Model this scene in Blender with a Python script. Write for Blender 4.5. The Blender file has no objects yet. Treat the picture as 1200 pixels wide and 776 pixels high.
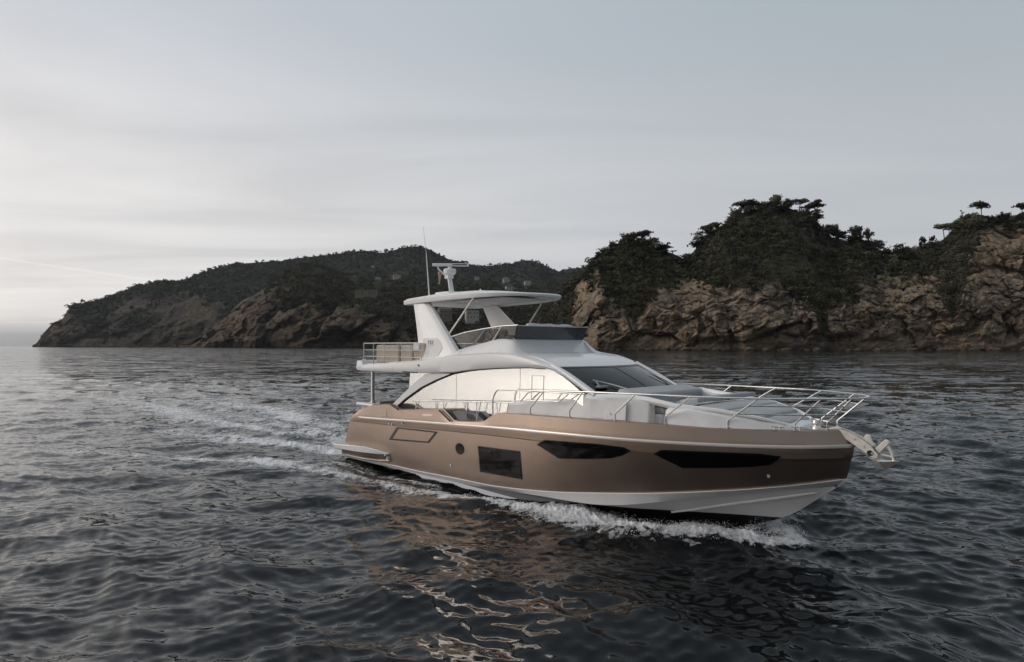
import bpy, math, random
import numpy as np
from mathutils import Vector, Matrix
from mathutils.bvhtree import BVHTree
random.seed(7); RNG = np.random.default_rng(11)
S = bpy.context.scene; COL = S.collection
# ------------------------------------------------------------------ camera
F, HC, TH, BX, BY, YH = 723.96, 4.19, math.radians(47.1), -5.51, 25.49, 405.65
cd = bpy.data.cameras.new('camera'); cam = bpy.data.objects.new('camera', cd); COL.objects.link(cam)
cam.location = (0, 0, HC); cam.rotation_euler = (math.radians(90), 0, 0)
cd.sensor_width = 36; cd.lens = F * 36 / 1200; cd.shift_y = (YH - 388) / 1200
cd.clip_start = 0.1; cd.clip_end = 60000
S.camera = cam
# ------------------------------------------------------------------ light
SUN_AZ = math.radians(-94)      # from +Y towards +X
SUN_EL = math.radians(20)
w = bpy.data.worlds.new('World'); S.world = w; w.use_nodes = True
nt = w.node_tree; N = nt.nodes; LK = nt.links; N.clear()
def nd(t, **k):
    n = N.new(t)
    for a, b in k.items(): setattr(n, a, b)
    return n
def vmath(op, a, b=None):
    n = nd('ShaderNodeVectorMath', operation=op)
    for i, v in enumerate((a, b)):
        if v is None: continue
        if isinstance(v, (tuple, list)): n.inputs[i].default_value = v
        else: LK.new(v, n.inputs[i])
    return n
def fm(op, a, b=None, c=None, clamp=False):
    n = nd('ShaderNodeMath', operation=op); n.use_clamp = clamp
    for i, v in enumerate((a, b, c)):
        if v is None: continue
        if isinstance(v, (int, float)): n.inputs[i].default_value = v
        else: LK.new(v, n.inputs[i])
    return n.outputs[0]
def cmix(fac, a, b, mode='MIX'):
    n = nd('ShaderNodeMix', data_type='RGBA', blend_type=mode)
    for s, v in ((n.inputs[0], fac), (n.inputs[6], a), (n.inputs[7], b)):
        if isinstance(v, (int, float)): s.default_value = v
        elif isinstance(v, tuple): s.default_value = (*v, 1)
        else: LK.new(v, s)
    return n.outputs[2]
def ramp(fac, stops, interp='EASE'):
    n = nd('ShaderNodeValToRGB'); e = n.color_ramp; e.interpolation = interp
    while len(e.elements) > 1: e.elements.remove(e.elements[-1])
    e.elements[0].position = stops[0][0]; e.elements[0].color = (*stops[0][1], 1)
    for p, c in stops[1:]:
        x = e.elements.new(p); x.color = (*c, 1)
    LK.new(fac, n.inputs[0]); return n.outputs[0]
tc = nd('ShaderNodeTexCoord'); D = vmath('NORMALIZE', tc.outputs['Generated']).outputs[0]
sep = nd('ShaderNodeSeparateXYZ'); LK.new(D, sep.inputs[0])
el = fm('MAXIMUM', sep.outputs[2], 0.0)
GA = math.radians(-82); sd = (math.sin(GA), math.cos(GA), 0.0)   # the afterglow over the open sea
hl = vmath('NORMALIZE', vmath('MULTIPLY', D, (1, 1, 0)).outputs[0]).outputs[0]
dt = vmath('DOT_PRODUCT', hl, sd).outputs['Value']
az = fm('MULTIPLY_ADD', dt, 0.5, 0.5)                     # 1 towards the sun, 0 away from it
sky = nd('ShaderNodeTexSky', sky_type='NISHITA'); sky.sun_disc = False
sky.sun_elevation = SUN_EL; sky.sun_rotation = SUN_AZ; sky.air_density = 1.2; sky.dust_density = 3.0
hs = nd('ShaderNodeHueSaturation'); hs.inputs['Saturation'].default_value = 0.25; LK.new(sky.outputs[0], hs.inputs['Color'])
# thin high overcast: brightest low in the west, dim blue-grey in the east
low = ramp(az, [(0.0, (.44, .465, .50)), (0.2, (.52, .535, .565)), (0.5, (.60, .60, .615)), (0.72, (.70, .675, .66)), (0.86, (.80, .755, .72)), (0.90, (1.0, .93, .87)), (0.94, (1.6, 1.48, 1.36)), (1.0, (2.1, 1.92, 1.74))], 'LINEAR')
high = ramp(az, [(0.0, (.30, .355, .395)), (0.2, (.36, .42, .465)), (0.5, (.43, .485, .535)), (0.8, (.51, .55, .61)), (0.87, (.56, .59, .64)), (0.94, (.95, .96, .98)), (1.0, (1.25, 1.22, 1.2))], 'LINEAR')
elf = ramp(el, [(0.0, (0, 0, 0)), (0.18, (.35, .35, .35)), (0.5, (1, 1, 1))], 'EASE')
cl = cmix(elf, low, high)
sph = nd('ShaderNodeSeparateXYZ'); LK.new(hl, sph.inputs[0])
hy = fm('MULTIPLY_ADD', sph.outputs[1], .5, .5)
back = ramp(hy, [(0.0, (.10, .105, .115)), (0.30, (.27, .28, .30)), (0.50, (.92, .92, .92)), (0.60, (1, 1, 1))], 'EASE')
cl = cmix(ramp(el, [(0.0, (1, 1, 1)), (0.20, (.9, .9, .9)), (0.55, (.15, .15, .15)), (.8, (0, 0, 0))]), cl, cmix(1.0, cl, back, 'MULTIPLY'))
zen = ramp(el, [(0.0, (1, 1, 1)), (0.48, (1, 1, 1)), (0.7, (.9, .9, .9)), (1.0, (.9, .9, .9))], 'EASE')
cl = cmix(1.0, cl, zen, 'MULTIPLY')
# streaky cirrus : stretched noise on a flat layer far up
den = fm('ADD', el, 0.06)
px_ = fm('DIVIDE', sep.outputs[0], den); py_ = fm('DIVIDE', sep.outputs[1], den)
cb = nd('ShaderNodeCombineXYZ'); LK.new(fm('MULTIPLY', px_, .35), cb.inputs[0]); LK.new(fm('MULTIPLY', py_, .9), cb.inputs[1])
no = nd('ShaderNodeTexNoise'); no.inputs['Scale'].default_value = 1.1; no.inputs['Detail'].default_value = 7; no.inputs['Distortion'].default_value = 0.6
LK.new(cb.outputs[0], no.inputs['Vector'])
st = ramp(no.outputs[0], [(0.35, (0, 0, 0)), (0.7, (1, 1, 1))])
stw = fm('MULTIPLY', st, ramp(el, [(0.0, (.2, .2, .2)), (0.06, (1, 1, 1)), (0.25, (.7, .7, .7)), (0.5, (.15, .15, .15))]))
cl = cmix(fm('MULTIPLY', stw, fm('MULTIPLY', fm('POWER', az, 1.8), 0.75)), cl, (.98, .96, .94))
dk = ramp(no.outputs[0], [(0.25, (1, 1, 1)), (0.5, (0, 0, 0))])
cl = cmix(fm('MULTIPLY', dk, .10), cl, (.36, .37, .39))
# bank of grey murk lying on the horizon in the west
bank = ramp(el, [(0.0, (1, 1, 1)), (0.013, (.9, .9, .9)), (0.024, (.45, .45, .45)), (0.034, (0, 0, 0))])
cl = cmix(fm('MULTIPLY', bank, .8), cl, (.25, .255, .27))
# contrail
ang = nd('ShaderNodeMath', operation='ARCTAN2'); LK.new(sep.outputs[0], ang.inputs[0]); LK.new(sep.outputs[1], ang.inputs[1])
tx = fm('DIVIDE', sep.outputs[0], fm('MAXIMUM', sep.outputs[1], .01)); tz = fm('DIVIDE', sep.outputs[2], fm('MAXIMUM', sep.outputs[1], .01))
# line through tan coords (-600/F, 103/F) .. (-415/F, 76/F)
slope = (76 - 103) / (185.0)
dl = fm('ABSOLUTE', fm('SUBTRACT', tz, fm('MULTIPLY_ADD', tx, slope, (103 - slope * -600 * 1.0) / F)))
ct = ramp(fm('MULTIPLY', dl, 100), [(0.0, (1, 1, 1)), (0.25, (0, 0, 0))])
ctm = fm('MULTIPLY', ct, fm('MULTIPLY', fm('GREATER_THAN', sep.outputs[1], .05), fm('LESS_THAN', tx, -.56)))
cl = cmix(fm('MULTIPLY', ctm, .38), cl, (1.0, .93, .88))
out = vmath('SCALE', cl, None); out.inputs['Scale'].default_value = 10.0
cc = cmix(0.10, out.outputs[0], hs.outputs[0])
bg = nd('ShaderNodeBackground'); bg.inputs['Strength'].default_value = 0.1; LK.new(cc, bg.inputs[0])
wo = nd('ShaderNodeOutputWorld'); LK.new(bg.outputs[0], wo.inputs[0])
sl = bpy.data.lights.new('sun', 'SUN'); sl.energy = 0.6; sl.angle = math.radians(30); sl.color = (1, .87, .77)
so = bpy.data.objects.new('sun', sl); COL.objects.link(so)
sv = Vector((math.sin(SUN_AZ) * math.cos(SUN_EL), math.cos(SUN_AZ) * math.cos(SUN_EL), math.sin(SUN_EL)))
so.rotation_euler = sv.to_track_quat('Z', 'Y').to_euler(); so.location = (-60, 0, 40)
S.view_settings.view_transform = 'Standard'; S.view_settings.look = 'None'; S.view_settings.gamma = 1
S.view_settings.exposure = 0.10; S.view_settings.use_curve_mapping = False
S.render.engine = 'CYCLES'
S.cycles.max_bounces = 6; S.cycles.transparent_max_bounces = 12; S.cycles.volume_bounces = 0

# ------------------------------------------------------------------ helpers
def tag(o, label=None, cat=None, group=None, kind=None):
    if label: o['label'] = label
    if cat: o['category'] = cat
    if group: o['group'] = group
    if kind: o['kind'] = kind
    return o
def empty(name, loc=(0, 0, 0), rz=0):
    o = bpy.data.objects.new(name, None); COL.objects.link(o); o.location = loc; o.rotation_euler = (0, 0, rz)
    o.empty_display_size = .5; return o
def npmesh(name, V, Fq, mat=None, smooth=True, sharp=None):
    """V (n,3) ; Fq (m,k) int array of equal-size faces"""
    me = bpy.data.meshes.new(name); V = np.asarray(V, np.float32); Fq = np.asarray(Fq, np.int32)
    m, k = Fq.shape
    me.vertices.add(len(V)); me.vertices.foreach_set('co', V.ravel())
    me.loops.add(m * k); me.loops.foreach_set('vertex_index', Fq.ravel())
    me.polygons.add(m); me.polygons.foreach_set('loop_start', np.arange(m, dtype=np.int32) * k)
    me.polygons.foreach_set('use_smooth', np.full(m, smooth)); me.update(calc_edges=True)
    if mat: me.materials.append(mat)
    return me
class G:
    def __init__(s): s.v = []; s.f = []
    def add(s, vs, fs):
        o = len(s.v); s.v += [tuple(p) for p in vs]; s.f += [tuple(i + o for i in q) for q in fs]; return s
    def box(s, c, d, rz=0, ry=0):
        M = Matrix.Rotation(rz, 3, 'Z') @ Matrix.Rotation(ry, 3, 'Y')
        vs = [Vector(c) + M @ Vector((x * d[0] / 2, y * d[1] / 2, z * d[2] / 2)) for z in (-1, 1) for x, y in ((-1, -1), (1, -1), (1, 1), (-1, 1))]
        return s.add(vs, [(3, 2, 1, 0), (4, 5, 6, 7), (0, 1, 5, 4), (1, 2, 6, 5), (2, 3, 7, 6), (3, 0, 4, 7)])
    def tube(s, pts, r, n=8, caps=True):
        pts = [Vector(p) for p in pts]; rs = r if isinstance(r, (list, tuple)) else [r] * len(pts)
        o = len(s.v); u = None
        for i, p in enumerate(pts):
            t = ((pts[i + 1] - p).normalized() if i < len(pts) - 1 else Vector((0, 0, 0))) + ((p - pts[i - 1]).normalized() if i else Vector((0, 0, 0)))
            t.normalize()
            if u is None: u = t.orthogonal().normalized()
            u = (u - t * u.dot(t)).normalized(); v = t.cross(u)
            for k in range(n):
                a = 2 * math.pi * k / n; s.v.append(tuple(p + rs[i] * (math.cos(a) * u + math.sin(a) * v)))
        for i in range(len(pts) - 1):
            for k in range(n):
                a = o + i * n + k; b = o + i * n + (k + 1) % n; s.f.append((a, b, b + n, a + n))
        if caps:
            s.f.append(tuple(o + k for k in reversed(range(n)))); e = o + (len(pts) - 1) * n; s.f.append(tuple(e + k for k in range(n)))
        return s
    def grid(s, P, closeu=False):
        """P[i][j] -> points"""
        o = len(s.v); n = len(P); m = len(P[0])
        for r in P: s.v += [tuple(p) for p in r]
        for i in range(n - 1 + (1 if closeu else 0)):
            for j in range(m - 1):
                a = o + i * m + j; b = o + ((i + 1) % n) * m + j; s.f.append((a, b, b + 1, a + 1))
        return s
    def slab(s, outer, thick):
        """outer: list of 3d points (top/outside), thick: offset vector"""
        n = len(outer); t = Vector(thick); vs = [Vector(p) for p in outer] + [Vector(p) + t for p in outer]
        fs = [tuple(range(n)), tuple(reversed(range(n, 2 * n)))] + [(i, i + n, (i + 1) % n + n, (i + 1) % n) for i in range(n)]
        return s.add(vs, fs)
    def lathe(s, prof, c, n=20):
        P = [[(c[0] + r * math.cos(2 * math.pi * k / n), c[1] + r * math.sin(2 * math.pi * k / n), c[2] + z) for r, z in prof] for k in range(n)]
        return s.grid(P, True)
    def mirror(s):
        n = len(s.v); s.v += [(x, -y, z) for x, y, z in s.v]; s.f += [tuple(i + n for i in reversed(q)) for q in s.f]; return s
    def build(s, name, mat, parent=None, smooth=True, ang=35, bevel=0, seg=2, fix=True, sub=0):
        me = bpy.data.meshes.new(name); me.from_pydata(s.v, [], s.f); me.materials.append(mat)
        if fix:
            import bmesh
            b = bmesh.new(); b.from_mesh(me); bmesh.ops.remove_doubles(b, verts=b.verts, dist=1e-4)
            bmesh.ops.recalc_face_normals(b, faces=b.faces); b.to_mesh(me); b.free()
        if smooth:
            me.polygons.foreach_set('use_smooth', [True] * len(me.polygons)); me.set_sharp_from_angle(angle=math.radians(ang))
        me.update()
        o = bpy.data.objects.new(name, me); COL.objects.link(o)
        if parent: o.parent = parent
        if sub:
            m = o.modifiers.new('s', 'SUBSURF'); m.levels = m.render_levels = sub
        if bevel:
            m = o.modifiers.new('b', 'BEVEL'); m.width = bevel; m.segments = seg; m.limit_method = 'ANGLE'; m.angle_limit = math.radians(40); m.harden_normals = False
        return o
class MT:
    def __init__(s, name):
        s.m = bpy.data.materials.new(name); s.m.use_nodes = True; s.t = s.m.node_tree; s.b = s.t.nodes['Principled BSDF']; s.o = s.t.nodes['Material Output']
    def n(s, t, **k):
        x = s.t.nodes.new(t)
        for a, b in k.items(): setattr(x, a, b)
        return x
    def L(s, a, b): s.t.links.new(a, b)
    def mth(s, op, a, b=None, c=None, clamp=False):
        n = s.n('ShaderNodeMath', operation=op); n.use_clamp = clamp
        for i, v in enumerate((a, b, c)):
            if v is None: continue
            if isinstance(v, (int, float)): n.inputs[i].default_value = v
            else: s.L(v, n.inputs[i])
        return n.outputs[0]
    def noise(s, scale, detail=4, vec=None, rough=.5, dist=0, mapping=None, out=0):
        n = s.n('ShaderNodeTexNoise'); n.inputs['Scale'].default_value = scale; n.inputs['Detail'].default_value = detail
        n.inputs['Roughness'].default_value = rough; n.inputs['Distortion'].default_value = dist
        if vec is None: vec = s.n('ShaderNodeTexCoord').outputs['Object']
        if mapping:
            m = s.n('ShaderNodeMapping'); m.inputs['Scale'].default_value = mapping[0]
            if len(mapping) > 1: m.inputs['Rotation'].default_value = mapping[1]
            s.L(vec, m.inputs[0]); vec = m.outputs[0]
        s.L(vec, n.inputs['Vector']); return n.outputs[out]
    def ramp(s, fac, stops, interp='LINEAR'):
        n = s.n('ShaderNodeValToRGB'); e = n.color_ramp; e.interpolation = interp
        while len(e.elements) > 1: e.elements.remove(e.elements[-1])
        e.elements[0].position = stops[0][0]; c = stops[0][1]; e.elements[0].color = (*(c if isinstance(c, tuple) else (c, c, c)), 1)
        for p, c in stops[1:]:
            x = e.elements.new(p); x.color = (*(c if isinstance(c, tuple) else (c, c, c)), 1)
        s.L(fac, n.inputs[0]); return n.outputs[0]
    def mix(s, fac, a, b, mode='MIX'):
        n = s.n('ShaderNodeMix', data_type='RGBA', blend_type=mode)
        for q, v in ((n.inputs[0], fac), (n.inputs[6], a), (n.inputs[7], b)):
            if isinstance(v, (int, float)): q.default_value = v
            elif isinstance(v, tuple): q.default_value = (*v, 1)
            else: s.L(v, q)
        return n.outputs[2]
    def bump(s, h, strength=.2, dist=.02):
        n = s.n('ShaderNodeBump'); n.inputs['Strength'].default_value = strength; n.inputs['Distance'].default_value = dist
        s.L(h, n.inputs['Height']); s.L(n.outputs[0], s.b.inputs['Normal'])
def simple(name, col, rough=.4, metal=0, coat=0, var=.08, vs=3, bmp=0, bs=40, spec=None):
    m = MT(name)
    nz = m.noise(vs, 5)
    c = m.mix(m.ramp(nz, [(.3, 0.0), (.7, 1.0)]), tuple(x * (1 - var) for x in col), tuple(min(1, x * (1 + var)) for x in col))
    m.L(c, m.b.inputs['Base Color'])
    m.L(m.ramp(m.noise(vs * 2.3, 4), [(.3, rough * .85), (.7, min(1, rough * 1.2))]), m.b.inputs['Roughness'])
    m.b.inputs['Metallic'].default_value = metal; m.b.inputs['Coat Weight'].default_value = coat; m.b.inputs['Coat Roughness'].default_value = .06
    if spec is not None: m.b.inputs['Specular IOR Level'].default_value = spec
    if bmp: m.bump(m.noise(bs, 4), bmp, .01)
    return m.m
M = {}
M['hull'] = simple('bronze_hull_paint', (.345, .268, .218), .36, .85, .1, .05, .6)
M['white'] = simple('white_gelcoat', (.82, .815, .81), .3, 0, .35, .025, 1.2)
M['whitem'] = simple('matt_white', (.80, .795, .79), .5, 0, 0, .03, 1.2)
M['stripe'] = simple('pale_rubbing_strake', (.78, .72, .68), .22, .35, .3, .03, 2)
M['steel'] = simple('polished_steel', (.76, .745, .72), .24, .7, 0, .04, 6)
M['steelb'] = simple('satin_steel', (.74, .72, .69), .28, .9, 0, .04, 6)
M['black'] = simple('black_antifouling', (.012, .012, .013), .55, 0, 0, .2, 2)
M['gasket'] = simple('black_trim', (.012, .012, .012), .35, 0, 0, .1, 5)
M['glassdark'] = simple('dark_hull_glass', (.004, .004, .0045), .10, 0, 0, .1, 5, spec=.28)
M['mirror'] = simple('mirrored_side_glass', (.76, .755, .74), .10, 1, 0, .02, .8)
M['grey'] = simple('light_grey_upholstery', (.40, .41, .42), .8, 0, 0, .05, 3, .25, 60)
M['greyd'] = simple('slate_grey_upholstery', (.22, .225, .235), .75, 0, 0, .06, 3, .25, 60)
M['beige'] = simple('beige_canvas', (.52, .45, .38), .85, 0, 0, .07, 3, .3, 50)
M['brown'] = simple('brown_leather', (.09, .045, .03), .5, 0, 0, .1, 4)
M['teak'] = simple('teak_deck', (.22, .15, .10), .7, 0, 0, .15, 5)
M['cheek'] = simple('brushed_steel_plate', (.74, .70, .65), .40, .35, 0, .12, 8)
M['orange'] = simple('orange_foam', (.75, .25, .04), .6, 0, 0, .05, 4)
def smoked():
    m = MT('smoked_glass'); t = m.n('ShaderNodeBsdfTransparent'); t.inputs[0].default_value = (.30, .29, .28, 1)
    g = m.n('ShaderNodeBsdfGlossy'); g.inputs['Roughness'].default_value = .04; g.inputs[0].default_value = (.8, .8, .8, 1)
    fr = m.n('ShaderNodeFresnel'); fr.inputs[0].default_value = 1.5; x = m.n('ShaderNodeMixShader')
    m.L(m.mth('ADD', fr.outputs[0], .02), x.inputs[0]); m.L(t.outputs[0], x.inputs[1]); m.L(g.outputs[0], x.inputs[2]); m.L(x.outputs[0], m.o.inputs[0]); return m.m
M['smoke'] = smoked()

def pchip(xs, ys, x):
    xs = np.array(xs, float); ys = np.array(ys, float); h = np.diff(xs); d = np.diff(ys) / h
    m = np.zeros(len(xs)); m[0] = d[0]; m[-1] = d[-1]
    for i in range(1, len(xs) - 1):
        if d[i - 1] * d[i] > 0:
            w1 = 2 * h[i] + h[i - 1]; w2 = h[i] + 2 * h[i - 1]; m[i] = (w1 + w2) / (w1 / d[i - 1] + w2 / d[i])
    x = np.clip(x, xs[0], xs[-1]); i = np.clip(np.searchsorted(xs, x) - 1, 0, len(h) - 1); t = (x - xs[i]) / h[i]
    return ((2 * t**3 - 3 * t**2 + 1) * ys[i] + (t**3 - 2 * t**2 + t) * h[i] * m[i] + (-2 * t**3 + 3 * t**2) * ys[i + 1] + (t**3 - t**2) * h[i] * m[i + 1])

# =================================================================== YACHT
yacht = empty('motor_yacht', (BX, BY, 0), -TH)
tag(yacht, 'large flybridge motor yacht with bronze hull and white superstructure cruising across the dark sea', 'yacht')
def Wb(x, xe=18.07, b=2.5, p=.72):
    if x <= 9.5: return b - .15 * ((9.5 - x) / 9.5) ** 2
    t = min(1, (x - 9.5) / (xe - 9.5)); return b * max(0, 1 - t ** 2.6) ** p
GX = [2.79, 3.2, 3.64, 4.1, 4.6, 4.93, 5.35, 6.5, 7.64, 8.18, 9.59, 10.02, 10.35, 11.3, 12.56, 13.8, 14.96, 16, 16.65, 17.2, 17.65, 17.87]
GZ = [1.95, 2.06, 2.13, 2.20, 2.25, 2.25, 2.13, 2.21, 2.30, 2.02, 2.12, 2.36, 2.42, 2.45, 2.47, 2.48, 2.48, 2.47, 2.47, 2.47, 2.49, 2.51]
stn = sorted(set([round(v, 3) for v in list(np.linspace(2.79, 14, 46)) + list(14 + 3.87 * (1 - (1 - np.linspace(0, 1, 34)) ** 1.7)) + GX]))
def sx(X, xs, xe):
    if X < 4: return xs + (X - 2.79) / (4 - 2.79) * (4 - xs)
    if X > 14: return 14 + (X - 14) / 3.87 * (xe - 14)
    return X
def line(xs, xe, zf, bf):
    r = []
    for X in stn:
        x = sx(X, xs, xe); r.append(Vector((x, -max(0, bf(x)), zf(x))))
    r[-1].y = 0; return r
Lg = line(2.79, 17.87, lambda x: float(np.interp(x, GX, GZ)), lambda x: Wb(x, 17.87, 2.47))
Lr = line(2.25, 18.07, lambda x: float(pchip([2.2, 2.79, 6.05, 8.66, 10.77, 12.46, 13.83, 15.33, 17.1, 18.07], [1.66, 1.68, 1.84, 1.96, 2.05, 2.09, 2.11, 2.14, 2.18, 2.215], x)), lambda x: Wb(x))
Lk = line(2.02, 18.04, lambda x: float(pchip([2, 6.05, 8.66, 10.77, 12.46, 13.83, 15.33, 17.1, 18.04], [1.49, 1.65, 1.76, 1.83, 1.86, 1.87, 1.90, 1.94, 1.98], x)), lambda x: Wb(x, 18.04, 2.48) )
Lk2 = line(2.0, 18.02, lambda x: float(pchip([2, 6.05, 8.66, 10.77, 12.46, 13.83, 15.33, 17.1, 18.02], [1.47, 1.63, 1.74, 1.81, 1.84, 1.85, 1.87, 1.91, 1.95], x)), lambda x: Wb(x, 18.02, 2.455, .73))
CBX = [1.3, 4.4, 8.5, 9.7, 10.76, 11.96, 13.02, 14.35, 15.12, 15.49, 16.45, 17.14, 17.6, 17.93]
CBY = [2.26, 2.34, 2.38, 2.37, 2.32, 2.22, 2.05, 1.73, 1.47, 1.32, .87, .47, .20, 0.0]
cb_ = lambda x: float(pchip(CBX, CBY, x))
Lc = line(1.35, 17.93, lambda x: float(pchip([1.3, 4.4, 5.9, 8.5, 9.7, 10.76, 11.96, 13.02, 14.35, 15.12, 16.45, 17.14, 17.93], [.18, .27, .30, .40, .43, .50, .61, .74, .91, 1.02, 1.23, 1.36, 1.54], x)), cb_)
Lc2 = [p + Vector((0, -.035 if p.y < -.05 else 0, -.012)) for p in Lc]
Ll = line(1.35, 17.80, lambda x: float(pchip([1.3, 4.4, 8.4, 11.66, 12.95, 13.64, 14.35, 16.04, 17.8], [.07, .15, .26, .42, .45, .53, .67, 1.06, 1.385], x)), lambda x: cb_(min(x * 1.0073 if x > 14 else x, 17.93)) - (.05 if x < 17 else .05 * (17.8 - x) / .8))
Ls = line(1.35, 17.80, lambda x: float(pchip([1.3, 8.4, 11.66, 12.95, 13.64, 14.35, 16.04, 17.8], [.03, .22, .37, .41, .49, .62, 1.01, 1.38], x)), lambda x: cb_(min(x * 1.0073 if x > 14 else x, 17.93)) * .88 - .04)
Lkeel = line(1.35, 17.80, lambda x: float(pchip([1.3, 8, 12, 14, 15.2, 16.1, 16.79, 17.4, 17.8], [-.45, -.6, -.55, -.35, -.05, .25, .58, 1.05, 1.38], x)), lambda x: 0)
def between(A, B, n, bulge=0):
    rows = []
    for k in range(n + 1):
        t = k / n; rows.append([a.lerp(b, t) + Vector((0, -bulge * 4 * t * (1 - t) * min(1, abs(a.y) / .6), 0)) for a, b in zip(A, B)])
    return rows
def corner(P):   # wrap a line round the transom corner, from the hull side to the centreline
    x, y, z = P; return [Vector((x - .17, 0, z)), Vector((x - .17, y * .5, z)), Vector((x - .17, y + .30, z)), Vector((x - .155, y + .14, z)), Vector((x - .09, y + .04, z)), Vector((x - .04, y + .01, z))]
def side(rows):
    return [corner(r[0]) + r for r in rows]
top = side(between(Lg, Lr, 3)) + side(between(Lr, Lk, 2))[1:]
low = side(between(Lk2, Lc, 10, .025))
g = G(); g.grid(top); g.grid([top[-1], low[0]]); g.grid(low)
hb = BVHTree.FromPolygons([Vector(v) for v in g.v], g.f)
def hull_half(*a): pass
g.mirror(); hull = g.build('hull', M['hull'], yacht, ang=28)
g = G(); g.grid(side([Lc, Lc2, Ll, Ls])); g.mirror(); g.build('chine', M['whitem'], hull, ang=40)
# strake under the chine
bt = between(Ls, Lkeel, 8, 0)
m = MT('hull_bottom'); geo = m.n('ShaderNodeTexCoord'); sz = m.n('ShaderNodeSeparateXYZ'); m.L(geo.outputs['Object'], sz.inputs[0])
fac = m.mth('GREATER_THAN', m.mth('MULTIPLY_ADD', sz.outputs[0], -.03, m.mth('ADD', sz.outputs[2], .0)), 0.0)
m.L(m.mix(fac, (.012, .012, .013), (.80, .795, .79)), m.b.inputs['Base Color']); m.b.inputs['Roughness'].default_value = .45
g = G(); g.grid(side(bt)); bb = BVHTree.FromPolygons([Vector(v) for v in g.v], g.f); g.mirror(); g.build('hull_bottom', m.m, hull, ang=60)
CAM = Matrix.Rotation(TH, 3, 'Z') @ (Vector((0, 0, HC)) - Vector((BX, BY, 0)))
def cast(px, py, bvh=hb):
    d = Matrix.Rotation(TH, 3, 'Z') @ Vector(((px - 600) / F, 1, (YH - py) / F)); h = bvh.ray_cast(CAM, d.normalized())
    if h[0] is None: return None
    n = h[1]; n = n if n.dot(d) < 0 else -n; return h[0], n
def by(px, py, y):
    c, s = math.cos(TH), math.sin(TH); k = (px - 600) / F; x = (k * (BY + y * c) - BX - y * s) / (c + k * s); d = BY - x * s + y * c
    return (x, y, HC - (py - YH) * d / F)
# strakes on the forward bottom
pts = []
for px, py in ((787, 599.5), (810, 597), (840, 592.5), (870, 588.5), (900, 584.7), (930, 580.8), (957, 577.5)):
    h = cast(px, py, bb)
    if h: pts.append(h[0] + h[1] * .008)
g = G(); g.tube(pts, [.03] * (len(pts) - 1) + [.01], 6); g.mirror(); g.build('spray_rail', M['whitem'], hull)
# rubbing strake
rl = [Vector((p.x, p.y - .018, p.z)) for p in Lr if p.x > 2.85]; rl = [Vector((2.80, Lr[3].y - .01, 1.685))] + rl
g = G(); R_ = []
for p in rl:
    R_.append([p + Vector((0, .03, -.035)), p + Vector((0, -.025, -.03)), p + Vector((0, -.035, .0)), p + Vector((0, -.025, .03)), p + Vector((0, .03, .035))])
g.grid(R_); g.mirror(); g.build('rub_rail', M['stripe'], hull, ang=60)
# gunwale cap, inner bulwark, decks
cap_in = [Vector((p.x - (.04 if p.x > 16 else 0), min(0, p.y + .13), p.z + .01)) for p in Lg]
dk_z = lambda x: float(np.interp(x, [2.8, 5, 5.3, 9.2, 10.4, 17.9], [1.35, 1.35, 1.72, 1.75, 2.30, 2.40]))
inn = [Vector((p.x, min(0, p.y + .02), dk_z(p.x))) for p in cap_in]
g = G(); g.grid([[p + Vector((0, 0, .0)) for p in Lg], [p.lerp(q, .3) + Vector((0, 0, .02)) for p, q in zip(Lg, cap_in)], [p.lerp(q, .8) + Vector((0, 0, .02)) for p, q in zip(Lg, cap_in)], cap_in, [Vector((p.x, p.y, p.z - .06)) for p in cap_in]])
g.mirror(); g.build('gunwale', M['hull'], hull, ang=50)
g = G(); g.grid([[Vector((p.x, p.y, p.z - .06)) for p in cap_in], inn]); g.mirror(); g.build('bulwark_lining', M['greyd'], hull)
g = G(); g.grid([inn, [Vector((p.x, 0, p.z)) for p in inn]]); g.mirror(); g.build('deck', M['teak'], hull)
# cockpit aft wall and transom top
g = G(); g.box((2.55, 0, 1.62), (.28, 4.3, .75)); g.build('transom_bench', M['white'], yacht, bevel=.06, seg=3)
g = G(); g.box((3.0, 0, 1.85), (.55, 3.2, .18)); g.box((2.72, 0, 2.02), (.16, 3.2, .34)); g.build('cockpit_cushion', M['grey'], yacht, bevel=.05, seg=3)
for s in (-1, 1):
    g = G(); g.box((2.95, s * 2.17, 2.13), (1.15, .34, .1)); g.build('mooring_pad', M['white'], yacht, bevel=.04, seg=3)
# swim platform with its side wings
pl = [(0.0, -1.70), (0.06, -2.05), (.25, -2.25), (1.2, -2.56), (2.8, -2.66), (3.6, -2.66), (4.2, -2.60), (4.7, -2.42)]
g = G(); V_ = [(x, y, z) for x, y in pl for z in (0,)]
o_ = [(x, y) for x, y in pl] + [(4.7, -2.2), (1.3, -2.1), (1.3, 0), (0, 0)]
ztop = lambda x: float(np.interp(x, [0, 1.3, 2.8, 3.6, 4.2, 4.7], [.50, .57, .71, .78, .74, .64])); zbot = lambda x: float(np.interp(x, [0, 1.3, 2.8, 3.6, 4.2, 4.7], [.39, .40, .49, .54, .57, .59]))
n = len(o_); vs = [(x, y, ztop(x)) for x, y in o_] + [(x + (.10 if x < .3 else 0), y + (.03 if y < -1 else 0), zbot(x)) for x, y in o_]
fs = [tuple(range(n)), tuple(reversed(range(n, 2 * n)))] + [(i, (i + 1) % n, (i + 1) % n + n, i + n) for i in range(n - 1)]
g.add(vs, fs); g.mirror(); plat = g.build('swim_platform', M['white'], yacht, bevel=.025)
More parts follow.
